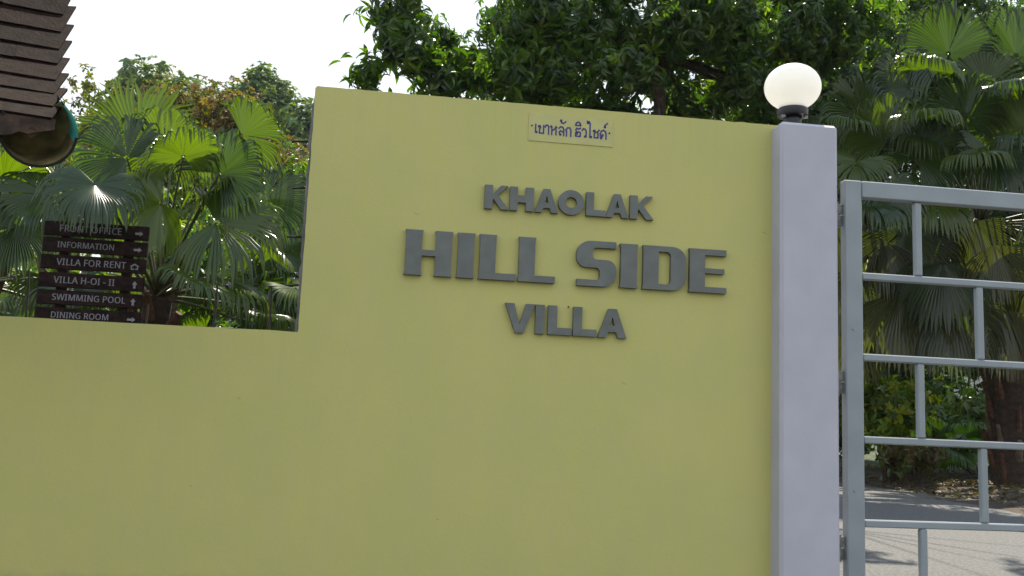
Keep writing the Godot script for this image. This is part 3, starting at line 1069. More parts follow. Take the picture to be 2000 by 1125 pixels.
func make_palms() -> void:
	var g := "fan palms behind the wall"
	# --- left: the low palm beside the signpost
	var p := thing("fan_palm", "short fan palm with a red-brown trunk right of the brown signpost", "palm", Vector3(-1.50, gy(-1.5, -3.2), -3.2), g)
	var crown := Vector3(-1.51, 1.52, -3.2)
	palm_trunk(p, crown, 0.13, 0.11, 22)
	var face := Vector3(0.0, 0.35, 0.95)
	var key := [
		[Vector3(-1.49, 2.55, -2.9), Vector3(0, 1, 0.1), face, 0.42, 300, 0.6],
		[Vector3(-1.79, 2.70, -3.4), Vector3(-0.2, 1, 0), face, 0.52, 120, 0.15],
		[Vector3(-1.02, 2.80, -3.3), Vector3(0.75, 0.5, 0), Vector3(0, 0.2, -1), 0.40, 170, 0.5],
		[Vector3(-1.08, 2.37, -2.8), Vector3(0.55, 0.65, 0.1), face, 0.45, 250, 0.7],
		[Vector3(-2.22, 2.16, -2.9), Vector3(-0.9, 0.25, 0.2), Vector3(0, 0.6, 0.8), 0.46, 260, 0.5],
		[Vector3(-1.76, 2.11, -2.25), Vector3(0.05, -0.55, 0.6), Vector3(0.1, 0.75, 0.6), 0.43, 280, 0.9],
		[Vector3(-1.43, 2.10, -2.65), Vector3(-0.2, -0.3, 0.4), Vector3(0.1, 0.5, -0.9), 0.40, 300, 0.6],
		[Vector3(-1.06, 2.00, -2.7), Vector3(0.9, 0.0, 0.2), Vector3(0.1, 0.55, 0.8), 0.60, 250, 0.9],
		[Vector3(-0.97, 1.62, -2.8), Vector3(0.8, -0.3, 0.35), Vector3(0.2, 1, 0.25), 0.44, 230, 1.0],
		[Vector3(-1.70, 2.42, -2.75), Vector3(-0.75, 0.6, 0.1), face, 0.44, 260, 0.5],
		[Vector3(-1.30, 2.42, -2.6), Vector3(0.1, 0.5, 0.5), Vector3(0, 0.8, 0.5), 0.38, 280, 0.9],
		[Vector3(-0.80, 2.32, -3.3), Vector3(0.8, 0.2, 0.0), face, 0.45, 260, 0.6],
		[Vector3(-1.55, 2.62, -3.5), Vector3(-0.3, 0.9, -0.2), Vector3(0, 0.3, -1), 0.45, 260, 0.3],
		[Vector3(-1.22, 2.60, -3.5), Vector3(0.4, 0.8, -0.2), Vector3(0, 0.2, -1), 0.42, 250, 0.4],
		[Vector3(-1.95, 2.20, -3.4), Vector3(-0.6, 0.3, 0.0), Vector3(0.3, 0.5, 0.8), 0.45, 270, 0.7],
	]
	for l in key: fan_leaf(p, crown, l[0], l[1], l[2], l[3] * 1.04, l[4], l[5])
	random_leaves(p, crown, 15, 0.7, 1.15, 0.32, 0.42, -0.1, 1.25, deg_to_rad(200), deg_to_rad(425))
	# --- left edge palm, half out of the frame
	var q := thing("fan_palm", "fan palm at the far left edge with dark drooping leaves", "palm", Vector3(-2.75, gy(-2.7, -3.3), -3.3), g)
	crown = Vector3(-2.75, 1.55, -3.3)
	palm_trunk(q, crown, 0.13, 0.1, 14)
	for l in [[Vector3(-2.42, 1.92, -2.9), Vector3(-0.3, -0.6, 0.3), Vector3(0.2, 0.6, 0.7), 0.46, 270, 0.8], [Vector3(-2.30, 2.05, -3.3), Vector3(0.7, 0.1, 0.1), face, 0.42, 260, 0.8], [Vector3(-2.55, 2.35, -3.2), Vector3(0.2, 0.9, 0), face, 0.42, 270, 0.4], [Vector3(-2.2, 1.6, -3.0), Vector3(0.3, -0.7, 0.2), face, 0.4, 250, 0.8], [Vector3(-2.75, 2.5, -3.3), Vector3(-0.1, 1, 0), face, 0.45, 260, 0.4]]:
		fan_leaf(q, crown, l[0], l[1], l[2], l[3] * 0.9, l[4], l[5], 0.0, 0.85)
	random_leaves(q, crown, 10, 0.6, 1.0, 0.34, 0.45, -0.3, 1.2)
	# --- a smaller one behind the corner of the tall wall
	var c := thing("fan_palm", "fan palm half hidden behind the left end of the tall yellow wall", "palm", Vector3(-0.55, gy(-0.5, -4.2), -4.2), g)
	crown = Vector3(-0.55, 1.35, -4.2)
	palm_trunk(c, crown, 0.12, 0.1, 12)
	for l in [[Vector3(-0.70, 2.02, -3.9), Vector3(0.5, -0.3, 0.3), face, 0.5, 260, 0.9], [Vector3(-0.95, 2.15, -4.1), Vector3(-0.3, 0.5, 0.2), face, 0.45, 270, 0.6], [Vector3(-0.45, 2.3, -4.2), Vector3(0.3, 0.8, 0), face, 0.48, 280, 0.5], [Vector3(-0.75, 1.75, -3.8), Vector3(-0.2, -0.6, 0.4), Vector3(0, 0.7, 0.6), 0.45, 260, 0.9], [Vector3(-0.35, 1.8, -3.9), Vector3(0.5, -0.4, 0.3), Vector3(0, 0.7, 0.6), 0.45, 260, 0.9], [Vector3(-0.6, 1.45, -3.8), Vector3(0.1, -0.9, 0.2), face, 0.5, 200, 0.5]]:
		fan_leaf(c, crown, l[0], l[1], l[2], l[3] * 0.9, l[4], l[5])
	random_leaves(c, crown, 10, 0.6, 1.0, 0.34, 0.45, -0.3, 1.2)
	# --- a taller one further back on the left
	var f := thing("fan_palm", "fan palm standing further back between the signpost and the left edge", "palm", Vector3(-3.0, gy(-3, -6), -6.0), g)
	crown = Vector3(-3.0, 1.9, -6.0)
	palm_trunk(f, crown, 0.14, 0.11, 10)
	random_leaves(f, crown, 15, 0.7, 1.1, 0.45, 0.6, -0.6, 1.3)
	# --- right: the tall palm with a thick trunk seen through the gate
	var a := thing("fan_palm", "big fan palm with a thick shaggy trunk seen through the gate at the right edge", "palm", Vector3(7.5, gy(7.5, -6.6), -6.6), g)
	crown = Vector3(7.05, 3.3, -6.5)
	palm_trunk(a, Vector3(7.35, 2.9, -6.6), 0.28, 0.2, 60)
	var big := [
		[Vector3(6.15, 5.00, -5.6), Vector3(0.0, 1, 0.05), Vector3(0, 0.2, 1), 0.85, 290, 0.6],
		[Vector3(7.10, 5.15, -5.8), Vector3(0.1, 1, 0), Vector3(0, 0.2, 1), 0.85, 280, 0.6],
		[Vector3(5.72, 4.55, -5.6), Vector3(-0.7, 0.6, 0.1), Vector3(0, 0.4, 1), 0.75, 200, 0.6],
		[Vector3(5.95, 4.10, -5.0), Vector3(0.0, 0.9, 0.2), Vector3(0.1, 0.3, -1), 0.62, 300, 0.5],
		[Vector3(6.04, 3.62, -4.7), Vector3(0.0, -0.7, 0.4), Vector3(0, 0.8, 0.6), 0.62, 280, 1.0],
		[Vector3(6.60, 4.00, -5.0), Vector3(0.3, 0.6, 0.3), Vector3(0, 0.5, 0.9), 0.7, 290, 0.7],
		[Vector3(6.55, 3.45, -4.9), Vector3(0.2, -0.6, 0.4), Vector3(0, 0.8, 0.6), 0.65, 280, 0.9],
		[Vector3(6.45, 4.55, -5.4), Vector3(0.5, 0.5, 0.2), Vector3(0, 0.4, 0.9), 0.7, 280, 0.7],
		[Vector3(5.60, 3.90, -5.2), Vector3(-0.6, -0.1, 0.4), Vector3(-0.1, 0.8, 0.5), 0.65, 270, 0.9],
	]
	for l in big: fan_leaf(a, crown, l[0], l[1], l[2], l[3], l[4], l[5], 0.0, 0.8)
	for l in [Vector3(6.33, 3.1, -5.5), Vector3(6.36, 2.8, -5.2), Vector3(6.0, 2.2, -5.4), Vector3(6.6, 2.15, -5.4), Vector3(7.2, 2.7, -5.5), Vector3(7.5, 3.2, -5.6), Vector3(6.9, 2.4, -5.6)]:
		fan_leaf(a, crown, l, Vector3(rng.randf_range(-0.3, 0.3), -1, 0.15), Vector3(rng.randf_range(-0.3, 0.3), 0.3, 1), rng.randf_range(0.65, 0.9), rng.randf_range(150, 220), 0.9, rng.randf_range(0.0, 0.6), 0.6)  # hanging leaves coloured darker, standing for the shadow behind the gate
	random_leaves(a, crown, 9, 1.1, 1.5, 0.6, 0.8, -0.7, 0.35, 0, TAU, 0.8)
	# --- right: its neighbour next to the pillar
	var b := thing("fan_palm", "fan palm just right of the globe lamp, dead leaves hanging behind the gate", "palm", Vector3(8.0, gy(8.0, -7.6), -7.6), g)
	crown = Vector3(5.75, 3.0, -6.6)
	put("trunk", tubed([Vector3(0, -0.1, 0), Vector3(-0.05, 0.8, 0), Vector3(-0.15, 1.45, 0.1), Vector3(-1.2, 2.35, 0.6), Vector3(-2.2, 2.65, 0.95)], [0.15, 0.14, 0.13, 0.12, 0.12], 9), M.bark, b)
	var near := [
		[Vector3(5.16, 3.80, -5.1), Vector3(-0.15, 0.95, 0.1), Vector3(-0.1, 0.3, 1), 0.68, 270, 0.6],
		[Vector3(5.30, 4.30, -5.9), Vector3(-0.75, 0.55, 0.1), Vector3(0, 0.3, 1), 0.72, 210, 0.5],
		[Vector3(4.72, 3.48, -4.9), Vector3(-0.5, -0.5, 0.4), Vector3(-0.1, 0.8, 0.5), 0.55, 260, 1.0],
		[Vector3(4.95, 3.25, -4.8), Vector3(0.0, -0.7, 0.4), Vector3(0, 0.8, 0.6), 0.6, 260, 1.0],
		[Vector3(5.45, 3.60, -5.0), Vector3(0.3, 0.5, 0.3), Vector3(0, 0.6, 0.8), 0.6, 280, 0.8],
		[Vector3(5.50, 3.20, -4.9), Vector3(0.2, -0.6, 0.5), Vector3(0, 0.8, 0.6), 0.6, 270, 1.0],
		[Vector3(5.0, 4.0, -6.2), Vector3(-0.6, 0.6, -0.1), Vector3(0, 0.2, -1), 0.6, 240, 0.6],
	]
	for l in [[Vector3(4.80, 3.95, -5.2), Vector3(-0.5, 0.1, 0.6), Vector3(-0.1, 0.9, 0.45), 0.5, 250, 1.0], [Vector3(5.35, 3.95, -4.8), Vector3(0.1, 0.1, 0.7), Vector3(0, 0.9, 0.45), 0.52, 260, 1.0], [Vector3(4.75, 3.0, -4.7), Vector3(-0.3, -0.3, 0.6), Vector3(0, 0.85, 0.5), 0.5, 250, 1.0], [Vector3(5.75, 3.55, -4.6), Vector3(0.3, 0.0, 0.6), Vector3(0, 0.9, 0.45), 0.5, 260, 1.0]]: fan_leaf(b, crown, l[0], l[1], l[2], l[3], l[4], l[5], 0.0, 0.9)
	for l in [[Vector3(5.55, 4.55, -5.0), Vector3(-0.4, 0.2, 0.6), Vector3(0, 0.9, 0.45), 0.55, 250, 1.0], [Vector3(6.35, 4.35, -4.8), Vector3(0.1, 0.1, 0.7), Vector3(0, 0.9, 0.45), 0.55, 260, 1.0], [Vector3(6.3, 3.75, -4.5), Vector3(0.2, -0.1, 0.7), Vector3(0, 0.9, 0.45), 0.5, 260, 1.0]]: fan_leaf(a, Vector3(7.05, 3.3, -6.5), l[0], l[1], l[2], l[3], l[4], l[5], 0.0, 0.9)
	for l in near: fan_leaf(b, crown, l[0], l[1], l[2], l[3], l[4], l[5], 0.0, 0.8)
	for l in [Vector3(5.28, 2.85, -5.5), Vector3(5.0, 2.5, -5.6), Vector3(5.62, 3.0, -5.6), Vector3(5.49, 2.3, -5.5), Vector3(5.85, 2.6, -5.3), Vector3(5.2, 2.0, -5.9), Vector3(5.8, 2.1, -5.8), Vector3(4.9, 3.0, -5.8)]:
		fan_leaf(b, crown, l, Vector3(rng.randf_range(-0.3, 0.3), -1, 0.15), Vector3(rng.randf_range(-0.3, 0.3), 0.3, 1), rng.randf_range(0.65, 0.9), rng.randf_range(150, 220), 0.9, rng.randf_range(0.0, 0.55), 0.6)  # these too are darkened in colour as if in shadow
	random_leaves(b, crown, 8, 0.9, 1.4, 0.5, 0.7, -0.7, 0.3, 0, TAU, 0.8)
	# --- a young palm low in the bed, leaf colour brightened to look sunlit
	var y := thing("fan_palm", "young fan palm with leaves brightened as if sunlit, low in the bed beside the thick trunk", "palm", Vector3(7.75, gy(7.75, -8.6), -8.6), g)
	crown = Vector3(7.75, 0.55, -8.6)
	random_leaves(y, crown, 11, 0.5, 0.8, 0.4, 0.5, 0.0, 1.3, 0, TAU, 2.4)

func make_trees() -> void:
	var long_leaf := [whorl(7, 0.19, 0.050, 0.0, 0.75, 1), whorl(6, 0.17, 0.046, 0.4, 1.0, 2), whorl(8, 0.20, 0.05, -0.4, 0.6, 3)]
	var small_leaf := [whorl(9, 0.075, 0.04, 0.3, 0.3, 4), whorl(8, 0.085, 0.042, 0.1, 0.35, 5)]
	var dark := [Color(0.058, 0.110, 0.018), Color(0.080, 0.140, 0.020), Color(0.042, 0.088, 0.022), Color(0.100, 0.165, 0.022)]
	var warm := [Color(0.17, 0.23, 0.025), Color(0.12, 0.19, 0.022), Color(0.21, 0.24, 0.03), Color(0.09, 0.16, 0.02)]  # brighter yellow-greens that stand for sunlit leaves
	# --- the big tree over the wall
	var t := thing("mango_tree", "large dark tree with long drooping leaves rising behind the tall wall", "tree", Vector3(3.18, gy(3.2, -6.2), -6.2))
	var lobes := [
		[Vector3(0.09, 4.94, -6.0), 0.44], [Vector3(0.27, 4.54, -5.8), 0.44], [Vector3(-0.16, 4.31, -6.0), 0.27], [Vector3(0.61, 4.35, -6.1), 0.36], [Vector3(0.98, 4.47, -6.2), 0.28], [Vector3(1.40, 4.90, -6.0), 0.32], [Vector3(1.32, 4.40, -5.8), 0.36],
		[Vector3(1.72, 5.16, -6.0), 0.48], [Vector3(1.87, 4.50, -6.0), 0.44], [Vector3(2.36, 5.05, -6.2), 0.58], [Vector3(2.49, 4.45, -5.6), 0.42], [Vector3(3.17, 5.13, -5.7), 0.62], [Vector3(3.5, 4.50, -6.6), 0.45], [Vector3(3.87, 5.20, -6.0), 0.62],
		[Vector3(3.94, 4.56, -6.0), 0.42], [Vector3(4.59, 5.28, -6.3), 0.62], [Vector3(4.59, 4.62, -6.4), 0.36], [Vector3(5.20, 5.34, -6.6), 0.58], [Vector3(5.6, 5.75, -6.5), 0.6], [Vector3(0.22, 5.53, -6.0), 0.40], [Vector3(1.40, 5.70, -6.0), 0.55], [Vector3(2.45, 5.75, -6.2), 0.6], [Vector3(3.63, 5.85, -6.2), 0.65], [Vector3(4.84, 5.95, -6.4), 0.65], [Vector3(3.2, 6.1, -6.6), 0.6], [Vector3(2.9, 4.4, -7.2), 0.5], [Vector3(2.0, 5.3, -7.0), 0.7], [Vector3(4.3, 5.4, -7.2), 0.8], [Vector3(1.7, 4.9, -7.4), 0.7], [Vector3(2.4, 4.6, -7.6), 0.7], [Vector3(3.3, 5.4, -7.6), 0.8], [Vector3(1.5, 5.6, -7.4), 0.6], [Vector3(4.8, 4.9, -7.6), 0.7], [Vector3(0.75, 4.75, -6.8), 0.4], [Vector3(0.63, 4.85, -6.2), 0.28], [Vector3(0.98, 4.66, -6.3), 0.26]]
	var ends := []
	for l in lobes:
		if l[0].x > 1.25: ends.append(l[0])
	limbs(t, Vector3(3.18, gy(3.2, -6.2), -6.2), Vector3(3.05, 5.0, -6.3), ends, 0.085, M.tree_bark)
	# thin branches out of view above the drive, placed to dapple it with shadow
	var unseen_boughs := [[Vector3(3.6, 5.6, -4.3), 0.35], [Vector3(4.6, 5.9, -4.0), 0.4], [Vector3(5.4, 5.7, -4.6), 0.45], [Vector3(4.2, 6.1, -3.3), 0.3], [Vector3(5.6, 6.2, -3.6), 0.4], [Vector3(3.2, 5.9, -3.6), 0.25]]
	limbs(t, Vector3(3.6, 5.2, -5.8), Vector3(4.0, 5.5, -5.2), [unseen_boughs[0][0], unseen_boughs[1][0], unseen_boughs[2][0], unseen_boughs[3][0], unseen_boughs[4][0], unseen_boughs[5][0]], 0.018, M.tree_bark)
	foliage(t, "foliage", unseen_boughs, 240.0, long_leaf, M.leaf, dark, 0.75, 1.2, 62, 0.45)
	foliage(t, "foliage", lobes, 500.0, long_leaf, M.leaf, dark + dark + [warm[1], warm[0]], 0.62, 1.02, 61, 0.45)  # bright colours mixed in to imitate leaves caught by the sun
	# single leaves standing out at the near, left-hand side of the crown
	var lm := []
	for k in 4:
		var s := Shape.new()
		s.tint = Color.WHITE
		leaf_into(s, Vector3.ZERO, 0.0, 0.3 - 0.15 * k, 0.19, 0.052, 0.45 + 0.1 * k, 1.0)
		var cs: Color = [dark[0], dark[1], dark[3], warm[1]][k]
		for q in s.c.size(): s.c[q] = cs
		lm.append(s.mesh())
	for k in 280:
		var l: Array = lobes[[0, 1, 2, 3, 4, 5, 6, 7, 8, 19][k % 10]]
		var d := Vector3(rng.randfn(), rng.randfn(), absf(rng.randfn())).normalized()
		var at: Vector3 = l[0] + d * l[1] * rng.randf_range(0.85, 1.15)
		put("leaf", lm[rng.randi() % 4], M.leaf, t, Transform3D(Basis(UP, rng.randf() * TAU) * Basis(Vector3.RIGHT, rng.randf_range(-0.5, 0.5)), at - t.position))
	# --- trees closing the view behind it
	var back := [
		[Vector3(4.2, 0, -10.5), 0.12, [[Vector3(3.6, 4.6, -10.2), 1.0], [Vector3(4.6, 5.4, -10.5), 1.2], [Vector3(5.6, 4.4, -10.3), 1.0], [Vector3(2.4, 5.6, -10.6), 1.0], [Vector3(4.6, 3.4, -10.2), 0.9]], warm, "tree coloured a sunlit yellow-green, glimpsed behind the big dark tree"],
		[Vector3(9.8, 0, -13.7), 0.14, [[Vector3(8.6, 6.3, -13.4), 1.6], [Vector3(10.3, 7.7, -13.7), 1.9], [Vector3(11.8, 6.1, -13.7), 1.8], [Vector3(9.8, 4.4, -13.4), 1.5], [Vector3(7.9, 8.7, -13.7), 1.8], [Vector3(11.5, 3.7, -13.6), 1.2], [Vector3(9.1, 9.2, -13.7), 1.6], [Vector3(11.0, 9.6, -13.9), 1.8], [Vector3(12.7, 8.7, -13.8), 1.6], [Vector3(7.4, 7.3, -13.6), 1.5], [Vector3(8.4, 3.0, -13.5), 1.2], [Vector3(10.1, 2.3, -13.5), 1.2]], dark, "dark leafy tree behind the big fan palm at the right"],
		[Vector3(13.9, 0, -14.7), 0.15, [[Vector3(13.2, 5.1, -14.4), 1.8], [Vector3(14.9, 6.8, -14.7), 1.9], [Vector3(13.7, 8.4, -14.7), 1.8], [Vector3(15.1, 4.0, -14.5), 1.5]], dark, "dark tree at the right edge behind the palms"],
		[Vector3(8.2, 0, -12.0), 0.08, [[Vector3(7.9, 5.1, -12.0), 1.1], [Vector3(8.9, 6.3, -12.0), 1.2], [Vector3(7.7, 6.9, -11.8), 1.2], [Vector3(7.4, 3.9, -11.9), 1.0], [Vector3(9.1, 4.7, -12.1), 1.1], [Vector3(8.3, 2.9, -12.1), 1.0], [Vector3(9.8, 3.5, -12.1), 1.0], [Vector3(9.6, 7.6, -12.2), 1.2], [Vector3(8.6, 8.0, -12.4), 1.2], [Vector3(10.6, 7.0, -12.4), 1.2], [Vector3(7.2, 7.4, -12.2), 1.0]], dark, "slim tree standing between the two right-hand palms"],
	]
	for b in back:
		var base: Vector3 = b[0]
		base.y = gy(base.x, base.z)
		var k := thing("leafy_tree", b[4], "tree", base, "trees closing the view behind the palms")
		var en := []
		for l in b[2]: en.append(l[0])
		limbs(k, base, base.lerp(b[2][1][0], 0.45), en, b[1], M.tree_bark)
		foliage(k, "foliage", b[2], 300.0, long_leaf, M.leaf, b[3], 0.75, 1.15, int(base.x * 10), 0.4)
	# --- left: brown-leaved tree behind the palm, sparse
	var rusty := [Color(0.20, 0.13, 0.06), Color(0.15, 0.11, 0.05), Color(0.22, 0.17, 0.07), Color(0.12, 0.14, 0.04)]
	var w := thing("brown_leaved_tree", "sparse tree with rusty brown leaves behind the left fan palm", "tree", Vector3(-3.4, gy(-3.4, -14), -14.0))
	var wl := [[Vector3(-3.0, 6.2, -14), 0.8], [Vector3(-2.2, 5.7, -14), 0.75], [Vector3(-3.7, 6.3, -14), 0.55], [Vector3(-1.6, 5.3, -14), 0.6], [Vector3(-2.8, 5.3, -14), 0.8], [Vector3(-3.7, 5.2, -14), 0.7], [Vector3(-2.6, 6.4, -14.3), 0.6], [Vector3(-1.9, 5.2, -14.2), 0.8], [Vector3(-3.2, 4.6, -14), 0.9], [Vector3(-1.4, 4.7, -14), 0.8]]
	var wends := []
	for l in wl: wends.append(l[0])
	limbs(w, Vector3(-3.4, gy(-3.4, -14), -14), Vector3(-3.0, 4.3, -14), wends, 0.09, M.tree_bark)
	foliage(w, "foliage", wl, 480.0, [whorl(8, 0.085, 0.036, 0.2, 0.4, 14)], M.leaf_dull, rusty, 0.8, 1.2, 71, 0.3)
	var th := thing("thin_tree", "thin open-crowned tree beside the tiled roof at the upper left", "tree", Vector3(-4.7, gy(-4.7, -13), -13.0))
	var tl := [[Vector3(-4.85, 6.15, -13), 0.5], [Vector3(-4.4, 5.95, -13), 0.45], [Vector3(-4.9, 5.5, -13), 0.55], [Vector3(-4.3, 5.4, -13), 0.5], [Vector3(-4.7, 4.8, -13), 0.8], [Vector3(-4.0, 4.7, -13), 0.6], [Vector3(-4.5, 4.9, -13.2), 0.8], [Vector3(-5.3, 4.8, -13.2), 0.8]]
	var tends := []
	for l in tl: tends.append(l[0])
	limbs(th, Vector3(-4.7, gy(-4.7, -13), -13), Vector3(-4.6, 4.0, -13), tends, 0.06, M.tree_bark)
	foliage(th, "foliage", tl, 170.0, [whorl(8, 0.10, 0.036, 0.1, 0.4, 15)], M.leaf_dull, [Color(0.11, 0.15, 0.03), Color(0.15, 0.17, 0.035), Color(0.19, 0.16, 0.04)], 0.8, 1.2, 72, 0.3)
	# --- far round tree on the rise
	var fy := gy(-6.8, -55)
	var f := thing("round_tree", "distant round-crowned tree against the white sky left of the wall", "tree", Vector3(-6.9, fy, -55))
	var fl := [[Vector3(-6.9, 20.4, -55), 1.5], [Vector3(-7.9, 19.7, -55), 1.2], [Vector3(-5.9, 20.0, -55), 1.2], [Vector3(-6.9, 19.0, -54.6), 1.6], [Vector3(-5.4, 19.0, -55), 1.1], [Vector3(-7.0, 21.2, -55), 0.8], [Vector3(-8.4, 18.8, -55), 1.0]]
	limbs(f, Vector3(-6.9, fy, -55), Vector3(-6.9, 17.6, -55), [fl[0][0], fl[1][0], fl[2][0], fl[4][0]], 0.3, M.tree_bark)
	foliage(f, "foliage", fl, 250.0, [whorl(8, 0.20, 0.11, 0.5, 0.2, 16)], M.leaf_dull, [Color(0.18, 0.27, 0.08), Color(0.22, 0.31, 0.09), Color(0.13, 0.22, 0.08)], 0.8, 1.3, 73, -0.2)  # greens paled so that the colour stands for distance haze
	var far := [[-11.5, -48.0, 17.0, 2.8], [-5.0, -50.0, 17.0, 2.5], [-9.0, -46.0, 16.2, 2.7], [-2.8, -40.0, 12.6, 2.2], [-14.5, -44.0, 13.2, 2.8], [-1.6, -34.0, 10.6, 1.7]]
	var words := ["leftmost of the distant trees on the rise, behind the tiled roof", "distant tree just right of and below the round-crowned tree", "distant tree below and left of the round-crowned tree", "distant tree beside the upper left corner of the tall wall", "distant tree at the left edge, hidden by the palms", "dark bluish tree touching the left end of the tall wall"]
	for i in far.size():
		var x: float = far[i][0]
		var z: float = far[i][1]
		var y: float = far[i][2]
		var rad: float = far[i][3]
		var k := thing("hill_tree", words[i], "tree", Vector3(x, gy(x, z), z), "distant trees on the rise")
		var ls := []
		for q in 6: ls.append([Vector3(x + rng.randf_range(-1, 1) * rad * 0.8, y - rng.randf() * rad * 1.1, z + rng.randf_range(-1, 1)), rad * rng.randf_range(0.5, 0.75)])
		limbs(k, k.position, Vector3(x, y - rad, z), [ls[0][0], ls[1][0], ls[2][0]], 0.2, M.tree_bark)
		foliage(k, "foliage", ls, 130.0, [whorl(8, 0.30, 0.16, 0.3, 0.3, 17)], M.leaf_dull, [Color(0.17, 0.25, 0.08), Color(0.20, 0.27, 0.09), Color(0.12, 0.19, 0.08)], 0.8, 1.3, 80 + i, 0.2)  # pale leaf greens imitate haze over the rise
	# --- shrubs
	var shrubs := [
		["bush", Vector3(-0.95, 0, -5.2), [[Vector3(-1.0, 1.25, -5.2), 0.55], [Vector3(-0.5, 1.35, -5.4), 0.5], [Vector3(-1.3, 1.0, -5.1), 0.5]], warm, "bright green bush behind the low wall right of the palm trunk"],
		["bush", Vector3(-2.3, 0, -5.0), [[Vector3(-2.3, 1.1, -5.0), 0.55], [Vector3(-1.9, 1.3, -5.2), 0.5], [Vector3(-2.7, 1.2, -5.1), 0.5]], warm, "green bush directly behind the brown signpost"],
		["bush", Vector3(-1.2, 0, -7.5), [[Vector3(-1.2, 1.8, -7.5), 0.9], [Vector3(-0.4, 2.2, -7.6), 0.8], [Vector3(-1.9, 2.3, -7.6), 0.9], [Vector3(-0.2, 1.5, -7.4), 0.8]], dark, "tall dark bush in the gap between the palm and the tall wall"],
		["bush", Vector3(-3.4, 0, -8.5), [[Vector3(-3.4, 2.2, -8.5), 1.0], [Vector3(-4.2, 1.8, -8.5), 1.0], [Vector3(-2.6, 2.6, -8.6), 0.9], [Vector3(-3.0, 3.3, -8.8), 0.7]], warm, "tall yellow-green bush behind the left palms"],
		["bush", Vector3(-2.4, 0, -11.0), [[Vector3(-2.4, 3.4, -11), 1.0], [Vector3(-1.4, 3.6, -11), 1.0], [Vector3(-3.4, 4.0, -11), 0.9], [Vector3(-0.7, 4.3, -11), 0.8], [Vector3(-2.2, 2.2, -11), 1.1], [Vector3(-3.9, 4.4, -11.2), 0.7], [Vector3(-2.9, 4.6, -11.2), 0.6]], warm, "tallest leafy bush far behind the short fan palm"],
		["bush", Vector3(6.6, 0, -7.8), [[Vector3(6.45, 1.15, -7.6), 0.5], [Vector3(6.2, 1.5, -7.8), 0.4], [Vector3(6.9, 1.3, -7.9), 0.45]], [Color(0.30, 0.35, 0.03), Color(0.20, 0.29, 0.03), Color(0.40, 0.38, 0.03), Color(0.10, 0.16, 0.02)], "yellow-green bush behind the gate beside the hinge stile"],  # leaf colours raised to look sunlit
		["croton", Vector3(6.55, 0, -7.2), [[Vector3(6.35, 0.62, -7.2), 0.28], [Vector3(6.7, 0.60, -7.3), 0.28]], rusty, "low reddish brown bush at the driveway edge behind the gate"],
		["bush", Vector3(9.0, 0, -9.6), [[Vector3(9.0, 1.1, -9.6), 0.7], [Vector3(8.1, 1.0, -10.0), 0.7], [Vector3(9.9, 1.2, -9.8), 0.7], [Vector3(7.2, 1.3, -10.2), 0.7]], warm, "low hedge-like bush behind the thick palm trunk"],
		["hedge", Vector3(11.0, 0, -13.4), [[Vector3(9.2, 1.3, -13.4), 0.9], [Vector3(10.2, 1.5, -13.6), 0.9], [Vector3(11.2, 1.2, -13.4), 0.9], [Vector3(12.2, 1.5, -13.5), 0.9], [Vector3(13.2, 1.4, -13.4), 0.9], [Vector3(8.4, 1.0, -13.6), 0.8], [Vector3(9.8, 2.6, -13.8), 0.9], [Vector3(11.6, 2.7, -13.8), 0.9], [Vector3(8.6, 2.4, -13.8), 0.8]], dark, "tall dark hedge closing the garden behind the driveway"],
		["bush", Vector3(8.6, 0, -7.4), [[Vector3(8.6, 0.9, -7.4), 0.6], [Vector3(9.2, 1.3, -7.6), 0.7]], dark, "dark bush right of the thick palm trunk"],
	]
	var i := 0
	for s in shrubs:
		var base: Vector3 = s[1]
		base.y = gy(base.x, base.z)
		var k := thing(s[0], s[4], "bush", base, "bushes behind the wall")
		var stems := Shape.new()
		for l in s[2]:
			for q in 3:
				var e: Vector3 = l[0] + Vector3(rng.randf_range(-0.2, 0.2), rng.randf_range(-0.2, 0.2), rng.randf_range(-0.2, 0.2)) - base
				stems.tube([Vector3(rng.randf_range(-0.1, 0.1), -0.05, 0), e * 0.5 + Vector3(0.05, 0.1, 0), e], [0.018, 0.012, 0.005], 5)
		put("stems", stems.mesh(), M.tree_bark, k)
		var far_one: bool = base.z < -7.4 and base.x < 0
		foliage(k, "foliage", s[2], 650.0 if not far_one else 230.0, long_leaf if far_one else small_leaf + [long_leaf[0]], M.leaf, s[3], 0.75, 1.2, 90 + i, 0.3)
		i += 1

func make_house() -> void:
	var at := Vector3(18.6, gy(18.6, -17), -17.0)
	var t := thing("villa", "pale villa with a pinkish ribbed roof glimpsed through the palms at the right", "house", at)
	put("wall", boxed(Vector3(-4.2, -0.5, -2.5), Vector3(4.2, 3.3, 2.5), 0.02), M.villa_wall, t)
	var s := Shape.new()
	for k in 30:
		var x := lerpf(-4.7, 4.7, k / 29.0)
		s.box(Vector3(x - 0.05, 0, -0.02), Vector3(x + 0.05, 3.9, 0.03), 0.01, Transform3D(Basis(Vector3.RIGHT, deg_to_rad(-58)), Vector3(0, 3.05, 3.1)))
	s.box(Vector3(-4.75, 0, -0.07), Vector3(4.75, 3.9, -0.022), 0.01, Transform3D(Basis(Vector3.RIGHT, deg_to_rad(-58)), Vector3(0, 3.05, 3.1)))
	put("roof", s.mesh(), M.villa_roof, t)
	for x in [-2.6, 0.2, 2.6]:
		var w := put("window", boxed(Vector3(x - 0.6, 0.9, 2.48), Vector3(x + 0.6, 2.2, 2.53), 0.01), M.villa_roof, t)
		put("pane", boxed(Vector3(x - 0.52, 0.98, 2.525), Vector3(x + 0.52, 2.12, 2.54), 0.002), M.villa_glass, w)

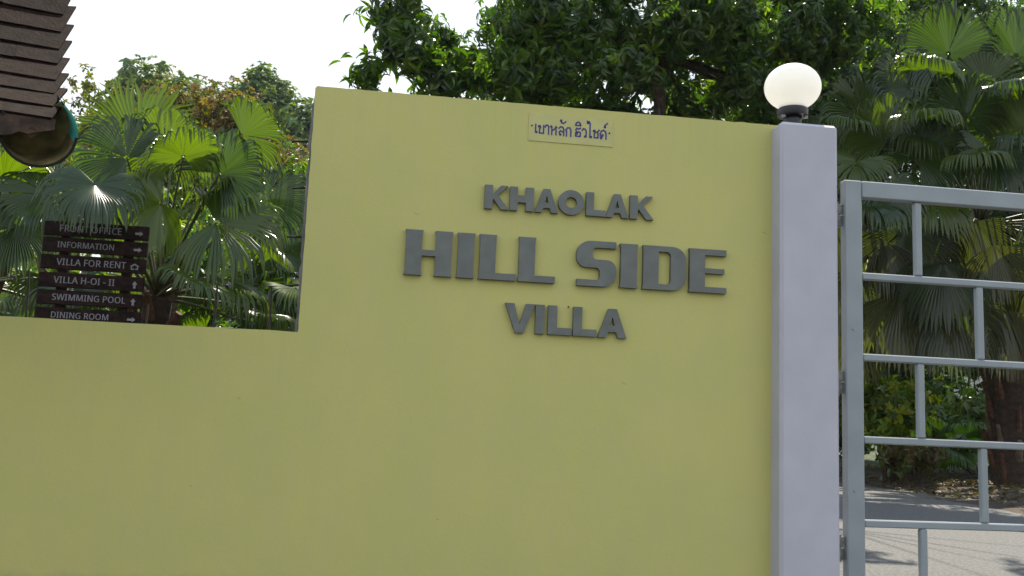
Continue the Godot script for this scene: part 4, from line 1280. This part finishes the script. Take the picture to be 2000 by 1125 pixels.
func make_small_things() -> void:
	# reinforcement rods left sticking out of the wall
	var rods := [
		[Vector3(-1.397, 1.0, -0.06), Vector3(-1.408, 1.235, -0.065), 0.0048, "leaning rusty rod on the low wall, leftmost of the upright ones"],
		[Vector3(-0.924, 1.0, -0.07), Vector3(-0.918, 1.12, -0.06), 0.0048, "short rusty rod on the low wall below the signpost's right edge"],
		[Vector3(-0.646, 1.0, -0.06), Vector3(-0.643, 1.217, -0.07), 0.0055, "upright rusty rod on the low wall right of the palm trunk"],
		[Vector3(-0.414, 1.0, -0.07), Vector3(-0.417, 1.225, -0.07), 0.0048, "upright rusty rod on the low wall nearest the tall part"],
		[Vector3(0.482, 2.08, -0.08), Vector3(0.477, 2.185, -0.08), 0.004, "thin rod on the tall wall left of the Thai plate"],
		[Vector3(1.292, 2.08, -0.08), Vector3(1.291, 2.180, -0.08), 0.004, "thin rod on the tall wall in front of the tree trunk"],
		[Vector3(1.557, 2.08, -0.08), Vector3(1.556, 2.20, -0.08), 0.004, "thin rod on the tall wall, the nearest to the globe lamp"],
		[Vector3(-0.27, 1.884, -0.08), Vector3(-0.378, 1.879, -0.08), 0.0055, "topmost rusty rod sticking out of the tall wall's left end"],
		[Vector3(-0.27, 1.673, -0.08), Vector3(-0.360, 1.668, -0.08), 0.0045, "second rusty rod from the top on the tall wall's left end"],
		[Vector3(-0.27, 1.450, -0.08), Vector3(-0.368, 1.451, -0.08), 0.005, "third rusty rod from the top on the tall wall's left end"],
		[Vector3(-0.27, 1.240, -0.08), Vector3(-0.362, 1.238, -0.08), 0.0045, "lowest rusty rod on the tall wall's left end"],
	]
	for r in rods:
		var a: Vector3 = r[0]
		var b: Vector3 = r[1]
		var m := a.lerp(b, 0.5) + Vector3(0.002, 0.002, 0.0)
		tag(put("rebar_stub", tubed([a, m, b], [r[2], r[2], r[2] * 0.9], 7), M.rust), r[3], "rod", "rods left sticking out of the wall")
	tag(put("cement_strip", boxed(Vector3(-0.56, 1.032, -0.15), Vector3(-0.36, 1.041, -0.11), 0.003), M.pillar), "pale flat strip lying on the low wall near the tall part", "strip")
